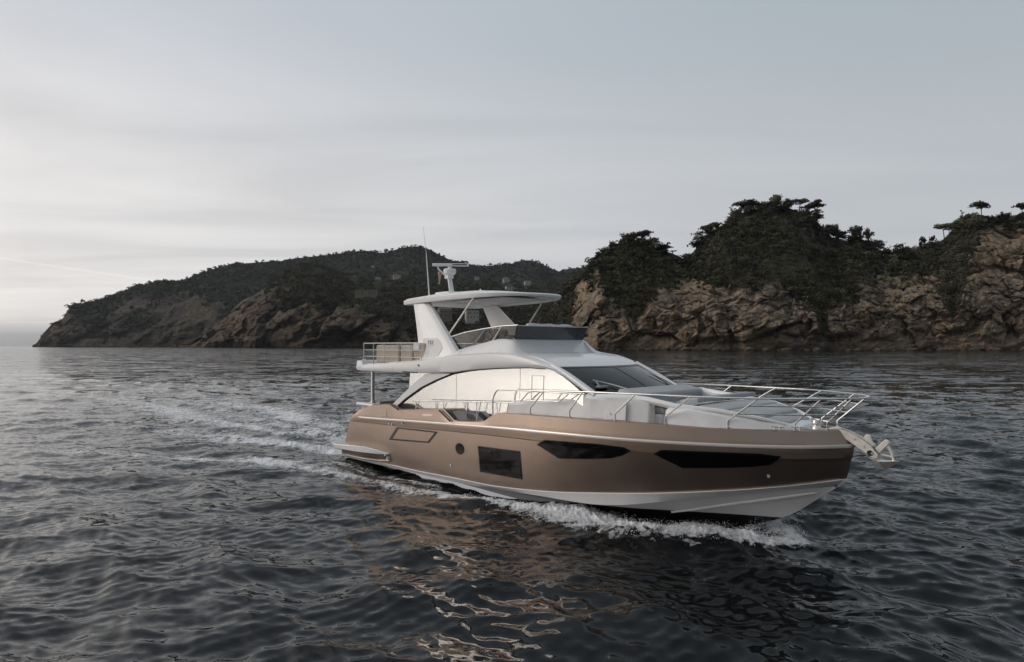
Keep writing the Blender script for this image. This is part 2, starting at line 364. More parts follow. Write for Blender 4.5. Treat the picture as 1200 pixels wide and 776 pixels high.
# lower wing fairing (bronze) below the platform wing
g = G(); g.grid([[(1.2, -2.30, .41), (1.7, -2.50, .44), (3.2, -2.60, .53), (4.1, -2.57, .57), (4.72, -2.43, .58), (4.80, -2.36, .56)], [(1.25, -2.28, .20), (1.75, -2.38, .23), (3.2, -2.46, .30), (4.1, -2.46, .36), (4.72, -2.42, .43), (4.80, -2.36, .45)]])

for s in (1, -1):
    q = G(); q.v = [(x, y * s, z) for x, y, z in g.v]; q.f = list(g.f); q.build('platform_fairing', M['hull'], plat)
for s in (1, -1):
    g = G(); g.tube([(1.5, -2.36 * s, .20), (3, -2.45 * s, .27), (4.2, -2.45 * s, .35), (4.75, -2.41 * s, .42)], .022, 6); g.build('trim_strip', M['stripe'], plat)
for p in ((4.62, -2.46, .60), (4.72, -2.44, .50)):
    g = G(); g.tube([(p[0], p[1] + .05, p[2]), (p[0], p[1] - .05, p[2])], .04, 10); g.build('fitting', M['steel'], plat)

# hull openings, laid on the curved side
def patch(poly, off, nx=40, ny=8, bvh=hb, inset=0):
    xs = [p[0] for p in poly]; x0, x1 = min(xs), max(xs); P = []
    for i in range(nx + 1):
        x = x0 + (x1 - x0) * (i / nx); x = min(max(x, x0 + .02), x1 - .02); ys = []
        for a, b in zip(poly, poly[1:] + poly[:1]):
            if (a[0] - x) * (b[0] - x) <= 0 and a[0] != b[0]: ys.append(a[1] + (b[1] - a[1]) * (x - a[0]) / (b[0] - a[0]))
        if len(ys) < 2: continue
        ya, yb = min(ys), max(ys); c = []
        for j in range(ny + 1):
            h = cast(x, ya + (yb - ya) * j / ny, bvh)
            if h is None: break
            c.append(h[0] + h[1] * off)
        if len(c) == ny + 1: P.append(c)
    return P
def panel(name, poly, off, mat, parent, **k):
    P = patch(poly, off, **k); g = G(); g.grid(P)
    Q = [[Vector(p) + Vector((0, off + .004, 0)) for p in (r[0], r[-1])] for r in P]      # edge skirts into the hull
    g.grid([[r[0] for r in P], [q[0] for q in Q]]); g.grid([[r[-1] for r in P], [q[1] for q in Q]])
    g.grid([P[0], [Vector(p) + Vector((0, off + .004, 0)) for p in P[0]]]); g.grid([P[-1], [Vector(p) + Vector((0, off + .004, 0)) for p in P[-1]]])
    objs = []
    for s in (0, 1):
        q = G(); q.v = [(x, -y if s else y, z) for x, y, z in g.v]; q.f = [tuple(reversed(f)) if s else f for f in g.f]
        objs.append(q.build(name, mat, parent, ang=50, fix=True))
    return objs
def grow(poly, d):
    cx = sum(p[0] for p in poly) / len(poly); cy = sum(p[1] for p in poly) / len(poly)
    w_ = max(abs(p[0] - cx) for p in poly); h_ = max(abs(p[1] - cy) for p in poly)
    return [(cx + (x - cx) * (1 + d / w_), cy + (y - cy) * (1 + d / h_)) for x, y in poly]
win = [[(561, 523.5), (609, 529.5), (611.5, 561), (563.5, 552.5)],
       [(630, 521.5), (639, 516.5), (700, 520.7), (731, 524.5), (739, 528.5), (727, 534), (715, 536.5), (690, 537.3), (655.5, 536.8)],
       [(767, 532.5), (775.5, 528), (847, 530.7), (890, 532.2), (915, 535.3), (903, 544), (880, 546.3), (850, 547.3), (800, 547.5)]]
for i, p in enumerate(win):
    panel('window_frame', grow(p, 1.1), .006, M['gasket'], hull); panel('hull_window', p, .013, M['glassdark'], hull)
# garage / fender hatch
panel('hatch_recess', [(455.5, 515.5), (465, 500.5), (513.5, 506), (503, 519.5)], .004, M['gasket'], hull)
panel('side_hatch', [(460.5, 514.0), (467.8, 502.6), (509.5, 507.4), (501.5, 517.5)], .014, M['hull'], hull)
el_ = [(539 + 4.6 * math.cos(a) + .8 * math.sin(a), 526 + 6.2 * math.sin(a)) for a in np.linspace(0, 2 * math.pi, 20, endpoint=False)]
panel('porthole_frame', grow(el_, .7), .006, M['gasket'], hull, nx=14); panel('porthole', el_, .013, M['glassdark'], hull, nx=14)
panel('fuel_hatch', [(443.2, 480.2), (453, 481), (453, 488.2), (443.2, 487.6)], .006, M['hull'], hull, nx=6, ny=3)
panel('courtesy_light', [(494, 486.3), (497, 485.2), (506, 485.6), (508, 486.6), (505, 487.6), (497, 487.3)], .008, M['stripe'], hull, nx=8, ny=2)
for px, py in ((456.5, 496.7), (460, 497.2), (529, 545), (901, 558), (472, 495.8)):
    h = cast(px, py)
    for s in (-1, 1):
        p = Vector((h[0].x, -s * h[0].y * -1 * -1, h[0].z)); p.y = s * abs(h[0].y); g = G(); g.tube([p, p + Vector((h[1].x * .02, s * .035, 0))], .032, 10); g.build('through_hull_fitting', M['steel'], hull)

# ---------------- deckhouse
def sidepoly(pts, y, th, name, mat, par, tilt=.03, bevel=0, tri=False):
    """pts (x,z) polygon standing on both sides at +-y, leaning in with height"""
    out = []
    for s in (-1, 1):
        f = lambda x, z: s * (y - tilt * (z - 2.3))
        g = G(); g.slab([(x, f(x, z), z) for x, z in pts], (0, -s * th, 0)); out.append(g.build(name, mat, par, ang=30, bevel=bevel))
    return out
arch = [(4.45, 2.08), (4.57, 2.17), (5.13, 2.47), (5.98, 2.87), (6.8, 3.15), (7.55, 3.36), (8.2, 3.46), (8.75, 3.52), (9.5, 3.575), (10.19, 3.61), (10.9, 3.635), (11.4, 3.62), (11.7, 3.57), (12.06, 3.42), (12.4, 3.23), (12.72, 3.03)]
glass = arch + [(12.72, 1.9), (4.45, 1.7)]
house = empty('deckhouse', (0, 0, 0)); house.parent = yacht
# four panes per side with thin joints
def cut(poly, x0, x1):
    def clip(P, inside, inter):
        o = []
        for a, b in zip(P, P[1:] + P[:1]):
            if inside(a):
                o.append(a)
                if not inside(b): o.append(inter(a, b))
            elif inside(b): o.append(inter(a, b))
        return o
    it = lambda X: (lambda a, b: (X, a[1] + (b[1] - a[1]) * (X - a[0]) / (b[0] - a[0])))
    P = clip(poly, lambda p: p[0] >= x0, it(x0)); return clip(P, lambda p: p[0] <= x1, it(x1))
jx = [4.45, 7.75, 10.50, 12.72]
for a, b in zip(jx, jx[1:]):
    sidepoly(cut(glass, a + .008, b - .008), 1.97, .02, 'side_window', M['mirror'], house)
# little pane outline on the forward window (sliding vent)
for (x0, x1, z0, z1) in ((10.95, 11.38, 2.75, 3.42),):
    for s in (-1, 1):
        g = G()
        for a, b in (((x0, z0), (x0, z1)), ((x0, z1), (x1, z1)), ((x1, z0), (x1, z1))):
            g.tube([(a[0], s * (1.973 - .03 * (a[1] - 2.3)), a[1]), (b[0], s * (1.973 - .03 * (b[1] - 2.3)), b[1])], .006, 4)
        g.build('window_seal', M['greyd'], house)
# inner wall behind the glass joints
sidepoly([(4.7, 1.6)] + [(x + .02, z - .06) for x, z in arch[1:-1]] + [(12.6, 1.6)], 1.93, .03, 'inner_wall', M['gasket'], house)
# aft wing glass and bulkhead
sidepoly([(5.18, 2.52), (5.24, 3.33), (7.3, 3.33), (6.0, 2.95)], 1.955, .02, 'wing_glass', M['mirror'], house)
g = G(); g.box((5.35, 0, 2.45), (.04, 3.7, 1.75)); g.build('saloon_door', M['smoke'], house)
for y in (-1.85, -.62, .62, 1.85):
    g = G(); g.box((5.35, y, 2.45), (.07, .06, 1.8)); g.build('door_frame', M['steel'], house)
# sweeping white trim over the aft end of the glass
tr_o = [(4.35, 2.22), (5.02, 2.63), (5.6, 2.98), (6.25, 3.31), (6.9, 3.36)]
tr_i = [(4.45, 2.08), (5.13, 2.47), (5.98, 2.87), (6.8, 3.15), (7.55, 3.36)]
for s in (-1, 1):
    yy = lambda z, e: s * (2.0 + e - .03 * (z - 2.3))
    g = G(); g.grid([[(x, yy(z, 0), z) for x, z in tr_o], [(x, yy(z, .045), z) for x, z in tr_o], [(x, yy(z, .045), z) for x, z in tr_i], [(x, yy(z, -.04), z) for x, z in tr_i]])
    g.build('quarter_trim', M['white'], house, ang=50)
    g = G(); g.tube([(x, yy(z, .02), z - .015) for x, z in arch[:12]], .014, 6); g.build('window_gasket', M['gasket'], house)

# ---------------- flybridge body : fascia, coaming, brow
fly = empty('flybridge', (0, 0, 0)); fly.parent = yacht
fx = [1.63, 1.85, 2.3, 2.45, 3.2, 4.44, 5.3, 6.3, 7.0, 7.75, 8.2, 8.75, 9.5, 10.19, 10.9, 11.4, 11.7, 12.06, 12.4, 12.86]
zl = [3.42, 3.32, 3.30, 3.30, 3.30, 3.31, 3.31, 3.34, 3.37, 3.40, 3.46, 3.52, 3.575, 3.61, 3.635, 3.62, 3.57, 3.42, 3.23, 3.0]
zc = [3.48, 3.56, 3.72, 3.54, 3.57, 3.66, 3.70, 3.78, 3.85, 3.93, 3.96, 3.99, 4.01, 3.99, 3.88, 3.745, 3.66, 3.51, 3.34, 3.10]
yo = [1.9, 2.02, 2.09, 2.1, 2.1, 2.1, 2.1, 2.1, 2.09, 2.07, 2.05, 2.03, 2.01, 1.99, 1.97, 1.95, 1.935, 1.92, 1.905, 1.88]
yi = [1.85, 1.95, 2.0, 2.0, 2.0, 2.0, 2.0, 2.0, 1.98, 1.95, 1.93, 1.92, 1.90, 1.86, 1.82, 1.80, 1.79, 1.79, 1.79, 1.78]
xx = np.array(sorted(set(list(np.linspace(1.63, 12.86, 70)) + fx)))
ZL, ZC, YO, YI = (np.interp(xx, fx, a) for a in (zl, zc, yo, yi))
rows = []
for i, x in enumerate(xx):
    a, b, c, d = ZL[i], ZC[i], YO[i], YI[i]
    rows.append([(x, -d + .06, a + .01), (x, -c + .02, a), (x, -c, a + .03), (x, -c - .012, (a * .55 + b * .45)), (x, -c + .01, b - .05), (x, -d - .01, b), (x, -d + .1, b), (x, -d + .13, a + .02)])
g = G(); g.grid(rows); g.f.append(tuple(range(8))); g.f.append(tuple(reversed(range(len(g.v) - 8, len(g.v))))); g.mirror(); g.build('side_fascia', M['white'], fly, ang=30)
g = G(); g.slab([(1.75, -1.95, 3.42), (1.75, 1.95, 3.42), (11.0, 1.8, 3.55), (11.0, -1.8, 3.55)], (0, 0, .13)); g.build('overhang_slab', M['white'], fly, bevel=.02)
g = G(); g.box((1.98, 0, 3.52), (.38, 4.0, .28)); g.build('aft_lip', M['white'], fly, bevel=.06, seg=3)
for x in (4.9,):      # vent slot under the fascia and its lamp
    for s in (-1, 1):
        g = G(); g.box((5.5, s * 2.105, 3.345), (.85, .02, .035)); g.build('fascia_slot', M['gasket'], fly)
        g = G(); g.tube([(6.0, s * 2.09, 3.58), (6.0, s * 2.13, 3.58)], .03, 12); g.build('side_lamp', M['gasket'], fly)
# coaming : side then front, rising from the fascia
cx_ = [7.2, 7.75, 8.6, 9.3, 9.75, 10.24, 10.84, 11.2, 11.5]
ct_ = [3.98, 4.13, 4.28, 4.39, 4.36, 4.0, 3.945, 3.86, 3.74]
cy_ = [1.72, 1.68, 1.62, 1.58, 1.56, 1.60, 1.66, 1.70, 1.74]
xs2 = np.linspace(7.2, 11.5, 40); T2 = pchip(cx_, ct_, xs2); Y2 = np.interp(xs2, cx_, cy_); B2 = np.interp(xs2, fx, zc); YB = np.interp(xs2, fx, yi)
rows = [[(x, -(yb - .06), b - .03), (x, -(yb - .02), b + .005), (x, -(y2 + .5 * (yb - y2)), b + .45 * (t - b) + .02), (x, -y2 - .02, t - .02), (x, -y2 + .04, t + .005), (x, -y2 + .14, t), (x, -y2 + .16, t - .5)] for x, t, y2, b, yb in zip(xs2, T2, Y2, B2, YB)]
g = G(); g.grid(rows); g.f.append(tuple(range(7))); g.mirror(); g.build('side_coaming', M['white'], fly, ang=50)
# front coaming block and brow: grid in (u along x, y across)
ys = np.linspace(-1, 1, 25)
def browpt(u, v):
    # u 0..1 sections: dash top, front top edge, foot, brow ..., windscreen head
    bul = 1 - v * v
    st_ = [(8.9, 4.40, 1.50), (9.72 + .16 * bul, 4.405, 1.50), (9.78 + .16 * bul, 4.375, 1.52), (10.02 + .18 * bul, 4.02, 1.58), (10.10 + .18 * bul, 3.985, 1.6), (10.38 + .2 * bul, 3.975, 1.62), (10.9 + .25 * bul, 3.93 + .03 * bul, 1.68), (11.25 + .33 * bul, 3.84 + .03 * bul, 1.72), (11.48 + .38 * bul, 3.745 + .02 * bul, 1.75), (11.64 + .42 * bul, 3.665, 1.77), (11.62 + .42 * bul, 3.60, 1.77)]
    x, z, y = st_[u]; return (x, y * v, z)
g = G(); g.grid([[browpt(u, v) for v in ys] for u in range(11)]); 
g.grid([[(8.9, 1.5 * v, 3.6) for v in ys], [browpt(0, v) for v in ys]]); g.build('brow', M['white'], fly, ang=32)
# windscreen
def ws(u, v): # u 0 top ..1 base
    bul = 1 - v * v; t = Vector((11.66 + .42 * bul, 1.745 * v, 3.645)); b = Vector((12.93 + .47 * bul, 1.80 * v, 3.02)); return t.lerp(b, u) + Vector((.0, 0, .03 * 4 * u * (1 - u)))
def wpatch(u0, u1, v0, v1, off, name, mat):
    g = G(); g.grid([[ws(u, v) + Vector((.42 * off, 0, .9 * off)) for v in np.linspace(v0, v1, 16)] for u in np.linspace(u0, u1, 8)])
    g.grid([[ws(u, v) + Vector((.42 * (off - .02), 0, .9 * (off - .02))) for v in np.linspace(v0, v1, 16)] for u in np.linspace(u0, u1, 8)]); return g.build(name, mat, house)
for a, b in ((-.965, -.02), (.02, .965)): wpatch(.035, .985, a, b, 0, 'windscreen', M['smoke'])
for q in ((0, .04, -1, 1), (.97, 1, -1, 1), (0, 1, -1, -.955), (0, 1, .955, 1), (0, 1, -.026, .026)): wpatch(*q, .008, 'windscreen_frame', M['gasket'])
for s in (-1, 1):   # white A pillars
    t = Vector((11.55, s * 1.80, 3.70)); b = Vector((12.98, s * 1.86, 3.02)); g = G()
    g.tube([t, t.lerp(b, .5) + Vector((0, 0, .02)), b], .055, 8); g.build('pillar', M['white'], house)
# interior : dash, seats, dark floor
g = G(); g.box((12.3, 0, 2.85), (1.0, 3.3, .22), ry=.12); g.box((9.0, 0, 1.8), (7.6, 3.7, .05)); g.build('dashboard', M['gasket'], house, bevel=.04)
for y in (-.8, .8):
    g = G(); g.box((11.25, y, 2.45), (.5, .6, .3)); g.box((11.0, y, 2.85), (.16, .56, .7)); g.build('helm_chair', M['greyd'], house, bevel=.08, seg=3)
# wipers
for pp in (((683.5, 444.2), (729.5, 459.5), -1), ((768, 441.5), (784, 452), 1)):
    a, b, sgn = pp; A = by(a[0], a[1], sgn * 1.15 if sgn < 0 else 1.35); 
    U = [ws(.60, -.82), ws(.97, -.42)] if sgn < 0 else [ws(.45, .62), ws(.97, .86)]
    up = Vector((.02, 0, .05)); g = G(); g.tube([U[0] + up, U[0].lerp(U[1], .5) + up * 1.3, U[1] + up], .016, 6); g.build('wiper', M['steel'], house)
    if sgn < 0:
        g = G(); c = ws(.82, -.80); g.box(c + Vector((.0, 0, .05)), (.16, .3, .06)); g.tube([c + Vector((0, -.1, .05)), ws(.62, -.78) + up], .03, 6); g.build('wiper_motor', M['greyd'], house, bevel=.02)

# ---------------- coachroof, lounge and sunpad
def deckblock(secs, name, mat, par, bevel=.04):
    """secs: (x, halfwidth_bottom, halfwidth_top, zb, zt)"""
    P = [[(x, -wb, zb), (x + .0, -wt, zt - .06), (x, -wt + .07, zt), (x, 0, zt + .03), (x, wt - .07, zt), (x, wt, zt - .06), (x, wb, zb)] for x, wb, wt, zb, zt in secs]
    g = G(); g.grid(P); g.f.append(tuple(reversed(range(7)))); n = len(g.v); g.f.append(tuple(range(n - 7, n))); return g.build(name, mat, par, ang=28, bevel=bevel)
fore = empty('foredeck_lounge', (0, 0, 0)); fore.parent = yacht
deckblock([(10.0, 2.06, 2.03, 1.9, 2.42), (10.15, 2.06, 2.02, 1.9, 2.70), (11.4, 2.05, 2.0, 2.2, 2.84), (12.8, 2.0, 1.93, 2.3, 3.04), (13.35, 1.94, 1.87, 2.3, 3.06)], 'coachroof', M['white'], yacht)
for s in (-1, 1):      # arms of the forward seat
    g = G(); y0, y1 = s * 1.93, s * 1.40
    top_ = [(13.35, 3.06), (13.9, 3.05), (14.32, 2.93), (14.38, 2.85)]
    P = [[(x, s * (1.98 - .35 * max(0, (x - 13.35)) / 1.3), 2.3), (x, s * (1.9 - .35 * max(0, (x - 13.35)) / 1.3), z - .03), (x, s * (1.86 - .35 * max(0, (x - 13.35)) / 1.3), z), (x, y1, z), (x, y1, 2.3)] for x, z in top_]
    g.grid(P); g.f.append(tuple(range(5))); n = len(g.v); g.f.append(tuple(reversed(range(n - 5, n)))); g.build('seat_arm', M['white'], fore, bevel=.04, seg=3)
    g = G(); g.slab([(12.95, s * 1.985, 2.50), (13.9, s * 1.875, 2.50), (13.9, s * 1.845, 2.92), (12.95, s * 1.955, 2.92)], (0, s * .006, 0)); g.build('locker_door', M['white'], fore)
    g = G(); g.tube([(13.5, s * 1.955, 2.60), (13.5, s * 1.935, 2.66)], .012, 6); g.build('locker_handle', M['steel'], fore)
g = G(); g.box((13.62, 0, 2.97), (.62, 2.9, .32), ry=.18); g.build('lounge_backrest', M['grey'], fore, bevel=.07, seg=3)
g = G(); g.box((14.15, 0, 2.50), (.72, 2.8, .3)); g.build('seat_base', M['white'], fore, bevel=.03)
g = G(); g.box((14.2, 0, 2.74), (.74, 2.75, .17)); g.build('seat_cushion', M['grey'], fore, bevel=.05, seg=3)
for s in (-1, 1):
    g = G(); g.box((14.35, s * 1.1, 2.84), (.5, .55, .14), rz=0); g.build('side_cushion', M['greyd'], fore, bevel=.05, seg=3)
deckblock([(14.86, 1.84, 1.76, 2.25, 2.84), (15.3, 1.74, 1.65, 2.25, 2.87), (15.9, 1.52, 1.42, 2.28, 2.80), (16.5, 1.22, 1.10, 2.3, 2.71), (16.95, .92, .80, 2.32, 2.62), (17.2, .66, .52, 2.34, 2.52)], 'sunpad_base', M['white'], fore)
for s in (-1, 1):   # low white side coamings beside the pads
    g = G(); g.tube([(13.3, s * 1.72, 3.02), (13.8, s * 1.66, 3.0), (14.3, s * 1.55, 2.96), (15.0, s * 1.6, 2.88), (15.9, s * 1.33, 2.82), (16.6, s * .98, 2.70), (17.0, s * .68, 2.60)], [.05, .08, .08, .07, .06, .05, .03], 8); g.build('pad_coaming', M['white'], fore)
def cushion(x0, x1, w0, w1, z0, z1, t, name='sun_cushion', mat=None, yc0=-1, yc1=1):
    g = G(); P = []
    for u in np.linspace(0, 1, 7):
        x = x0 + (x1 - x0) * u; wd = w0 + (w1 - w0) * u; z = z0 + (z1 - z0) * u; e = 1 - abs(2 * u - 1) ** 6
        P.append([(x, wd * v, z + t * (.72 + .28 * e * (1 - abs(v) ** 8))) for v in np.linspace(yc0, yc1, 13)])
    g.grid(P); Q = [[(p[0], p[1], p[2] - t * 1.0) for p in r] for r in P]
    g.grid([P[0], Q[0]]); g.grid([P[-1], Q[-1]]); g.grid([[r[0] for r in P], [r[0] for r in Q]]); g.grid([[r[-1] for r in P], [r[-1] for r in Q]]); return g.build(name, mat or M['grey'], fore, ang=50, bevel=.03, seg=3)
for a, b in ((-1, -.02), (.02, 1)):
    cushion(14.98, 15.42, 1.38, 1.34, 2.93, 3.00, .10, 'headrest_cushion', None, a, b)
    cushion(15.46, 16.02, 1.40, 1.22, 2.86, 2.80, .09, 'sun_cushion', None, a, b)
    cushion(16.05, 16.62, 1.20, .86, 2.79, 2.69, .09, 'sun_cushion', None, a, b)
cushion(16.66, 17.02, .80, .52, 2.66, 2.58, .07)
# windlass, chain plate and bow cleats
g = G(); g.box((17.45, 0, 2.46), (.5, .36, .05)); g.lathe([(.0, .22), (.09, .21), (.10, .15), (.06, .11), (.10, .06), (.11, 0)], (17.35, 0, 2.45), 14); g.build('windlass', M['steel'], fore)
for s in (-1, 1):
    for x, yy in ((16.95, .95), (17.25, .72)):
        p = Vector((x, s * yy, 2.50)); g = G(); g.tube([p + Vector((-.12, 0, .07)), p + Vector((.12, -s * .05, .07))], .018, 8); g.tube([p + Vector((-.05, 0, 0)), p + Vector((-.05, 0, .07))], .014, 6); g.tube([p + Vector((.05, 0, 0)), p + Vector((.05, 0, .07))], .014, 6); g.build('cleat', M['steel'], yacht)

# ---------------- guard rails
railing = empty('guard_rail', (0, 0, 0)); railing.parent = yacht
def gl(x):  # gunwale point
    return Vector((x, -Wb(x, 17.87, 2.47) + .07, float(np.interp(x, GX, GZ)) + .02))
rail_pts = [(9.98, 2.32, 3.02), (11.3, 2.32, 3.06), (12.9, 2.28, 3.12), (13.6, 2.22, 3.13), (14.37, 2.14, 3.14), (15.62, 1.98, 3.15), (16.4, 1.80, 3.16), (17.0, 1.50, 3.165), (17.5, 1.14, 3.17), (17.95, .74, 3.175), (18.2, .42, 3.18), (18.3, .2, 3.18)]
def railat(x):
    a = np.array(rail_pts); return Vector((x, -float(np.interp(x, a[:, 0], a[:, 1])), float(np.interp(x, a[:, 0], a[:, 2]))))
fine = [railat(x) for x in list(np.linspace(10.05, 17.9, 40)) + [18.05, 18.2, 18.3]]
for s in (1, -1):
    F_ = lambda p: Vector((p[0], p[1] * s, p[2]))
    g = G(); hook = [F_((9.9, -2.38, 2.36)), F_((9.88, -2.37, 2.72)), F_((9.90, -2.35, 2.84)), F_((9.98, -2.33, 2.98))]
    g.tube(hook + [F_(p) for p in fine], .019, 8); g.build('top_rail', M['steel'], railing)
    for xb, xt in ((11.32, 11.75), (12.56, 12.98), (13.77, 14.37), (14.9, 15.62), (16.1, 16.86)):
        b = gl(xb); t = railat(xt); k = b + Vector((.0, 0, .15)); g = G()
        g.tube([F_(b), F_(k), F_(k.lerp(t, .06) + Vector((0, 0, .01))), F_(t)], .016, 8); g.tube([F_(b - Vector((0, 0, .02))), F_(b + Vector((0, 0, .03)))], .035, 10); g.build('stanchion', M['steel'], railing)
    for xb, xt in ((17.2, 17.78), (17.66, 18.18)):
        b = gl(xb); t = railat(xt); k = b + Vector((0, 0, .14)); g = G(); g.tube([F_(b), F_(k), F_(t)], .017, 8); g.tube([F_(b - Vector((0, 0, .02))), F_(b + Vector((0, 0, .03)))], .035, 10); g.build('stanchion', M['steel'], railing)
    def onst(xb, xt, f):
        b = gl(xb) + Vector((0, 0, .15)); return b.lerp(railat(xt), f)
    for f in (.33, .68):
        pts = [onst(16.1, 16.86, f), onst(17.2, 17.78, f), onst(17.66, 18.18, f)]; g = G(); g.tube([F_(p) for p in pts], .016, 6); g.build('guard_bar', M['steelb'], railing)
    # inner short rail loop by the boarding gate
    g = G(); g.tube([F_(p) for p in ((10.72, -2.14, 2.74), (11.02, -2.16, 2.98), (11.2, -2.18, 3.03), (12.6, -2.14, 3.05), (12.9, -2.12, 3.06))], .018, 8)
    g.tube([F_(p) for p in ((12.05, -2.12, 2.80), (12.4, -2.15, 3.02))], .016, 8); g.tube([F_(p) for p in ((10.55, -2.14, 2.77), (12.05, -2.12, 2.82))], .014, 8); g.build('hand_rail', M['steel'], railing)
    # low side deck rail with V stanchions
    A = lambda x: Vector((x, -2.33, 2.48 + .052 * (x - 6.1)))
    g = G(); g.tube([F_((6.0, -2.33, 2.44)), F_((6.08, -2.33, 2.485))] + [F_(A(x)) for x in np.linspace(6.15, 10.7, 12)], .018, 8); g.build('side_rail', M['steel'], railing)
    for xs_, dx in ((6.2, .17), (7.65, .16), (9.18, .16)):
        zb = float(np.interp(xs_, GX, GZ)); base = Vector((xs_ + .03, -2.38, zb + .01)); g = G()
        g.tube([F_(base), F_(A(xs_ - .02))], .012, 6); g.tube([F_(base), F_(A(xs_ + dx))], .012, 6); g.build('v_stanchion', M['steel'], railing)
    for xs_ in (8.75, 10.45):
        g = G(); g.tube([F_((xs_ - .08, -2.30, float(np.interp(xs_, GX, GZ)) + .0)), F_(A(xs_ + .03))], .012, 6); g.build('stanchion', M['steel'], railing)
    # locker seen through the gate in the bulwark
    g = G(); g.slab([F_((8.0, -2.29, 2.28)), F_((8.35, -2.29, 1.99)), F_((9.3, -2.29, 2.06)), F_((8.75, -2.29, 2.31))], F_((0, .2, 0))); g.build('gate_locker', M['greyd'], yacht)
    g = G(); g.slab([F_((8.62, -2.30, 2.27)), F_((8.82, -2.30, 2.10)), F_((9.22, -2.30, 2.12)), F_((8.98, -2.30, 2.26))], F_((0, -.012, 0))); g.build('gate_window', M['gasket'], yacht)
    g = G(); g.tube([F_((7.64, -2.50, 2.30)), F_((8.18, -2.51, 2.03))], .03, 6); g.build('gate_seal', M['gasket'], yacht)
    g = G(); g.tube([F_((4.93, -2.46, 2.27)), F_((5.35, -2.46, 2.15))], .025, 6); g.build('bulwark_seal', M['gasket'], yacht)
g = G(); g.tube([(18.28, y, 3.18) for y in (-.26, -.1, .1, .26)], .019, 8); g.build('bow_rail', M['steel'], railing)
# fly aft rail
for s in (1, -1):
    for k, z in enumerate((4.29, 4.05, 3.82)):
        x1 = 6.25 if k < 1 else 6.1
        g = G(); g.tube([(2.3, 0, z), (2.3, -1.9 * s, z), (2.36, -2.0 * s, z), (2.46, -2.04 * s, z), (x1, -2.04 * s, z)], .016 if k == 0 else .011, 6); g.build('fly_rail', M['steel'], railing)
    for x in (2.42, 3.1, 3.85, 4.7, 5.45, 6.05):
        g = G(); zb = float(np.interp(x, fx, zc)); g.tube([(x, -2.04 * s, zb - .02), (x, -2.04 * s, 4.29)], .014, 6); g.build('fly_stanchion', M['steel'], railing)
for y in (-1.2, -.4, .4, 1.2):
    g = G(); g.tube([(2.3, y, 3.6), (2.3, y, 4.29)], .014, 6); g.build('fly_stanchion', M['steel'], railing)
# aft poles
for s in (-1, 1):
    g = G(); g.tube([(2.82, s * 1.9, 2.05), (2.82, s * 1.9, 3.36)], .065, 14); g.tube([(2.82, s * 1.9, 2.15), (2.82, s * 1.9, 2.2)], .1, 14); g.build('overhang_post', M['steelb'], yacht)
# fly furniture
for x0, x1 in ((3.05, 4.55), (4.63, 5.36), (5.44, 6.05)):
    g = G(); g.box(((x0 + x1) / 2, -1.66, 3.92), (x1 - x0, .50, .62)); g.build('fly_sofa', M['beige'], fly, bevel=.06, seg=3)
g = G(); g.box((5.2, -.9, 3.83), (1.3, .8, .3)); g.box((5.9, -1.2, 3.98), (.3, 1.4, .6)); g.build('fly_sofa', M['beige'], fly, bevel=.06, seg=3)
g = G(); P = []
for k in range(19):
    a = math.radians(-60 + 300 * k / 18); P.append((5.55 + .2 * math.cos(a), -1.80, 4.0 + .2 * math.sin(a)))
g.tube(P, .06, 8); lb = g.build('lifebuoy', M['whitem'], fly)
g = G(); g.tube(P[4:7], .064, 8); g.tube(P[12:15], .064, 8); g.build('orange_band', M['orange'], lb)
g = G(); g.box((5.62, -1.86, 4.16), (.40, .2, .26)); g.build('throw_cushion', M['whitem'], fly, bevel=.06, seg=3)

# ---------------- radar arch
archo = empty('radar_arch', (0, 0, 0)); archo.parent = yacht
for s in (-1, 1):
    P = []
    for t in np.linspace(0, 1, 10):      # t 0 bottom, 1 top
        xa = 5.78 + (4.92 - 5.78) * t + .10 * t * (1 - t); xb = 7.78 + (5.52 - 7.78) * t - .0 * t * (1 - t); z = 3.70 + 1.95 * t; y = 1.93 - .32 * t
        th_ = .20 - .04 * t; e = .04
        P.append([(xa, s * (y - th_), z), (xa, s * (y - e), z), (xa + e, s * y, z), (xb - e * 1.5, s * y, z), (xb + .16, s * (y - .09), z), (xb + .2, s * (y - th_), z)])
    g = G(); g.grid([r + [r[0]] for r in P]); leg = g.build('arch_leg', M['white'], archo, ang=30)
    # pale badge panel near the foot
    f = lambda x, z: (x, s * (1.93 - .32 * (z - 3.70) / 1.95 + .012), z)
    bp = [(6.0, 3.83), (5.86, 4.2), (5.84, 4.45), (6.62, 4.43), (6.82, 4.3), (6.93, 4.12), (6.75, 3.88), (6.55, 3.83)]
    g = G(); g.slab([f(x, z) for x, z in bp], (0, -s * .02, 0)); g.build('badge_panel', M['whitem'], leg)
    tcv = bpy.data.curves.new('t', 'FONT'); tcv.body = 'TTZ'; tcv.size = .17; tcv.extrude = .004
    to = bpy.data.objects.new('t', tcv); COL.objects.link(to); dg = bpy.context.evaluated_depsgraph_get(); me = bpy.data.meshes.new_from_object(to.evaluated_get(dg)); bpy.data.objects.remove(to)
    me.materials.clear(); me.materials.append(M['grey'])
    lo = bpy.data.objects.new('lettering', me); COL.objects.link(lo); lo.parent = leg
    lo.location = f(6.12 if s < 0 else 6.5, 4.25); lo.location.y += s * .008
    lo.rotation_euler = (math.radians(90) + s * -.0, 0, 0 if s < 0 else math.pi)
    lo.rotation_euler.x = math.radians(90 - 9) if s < 0 else math.radians(90 - 9)
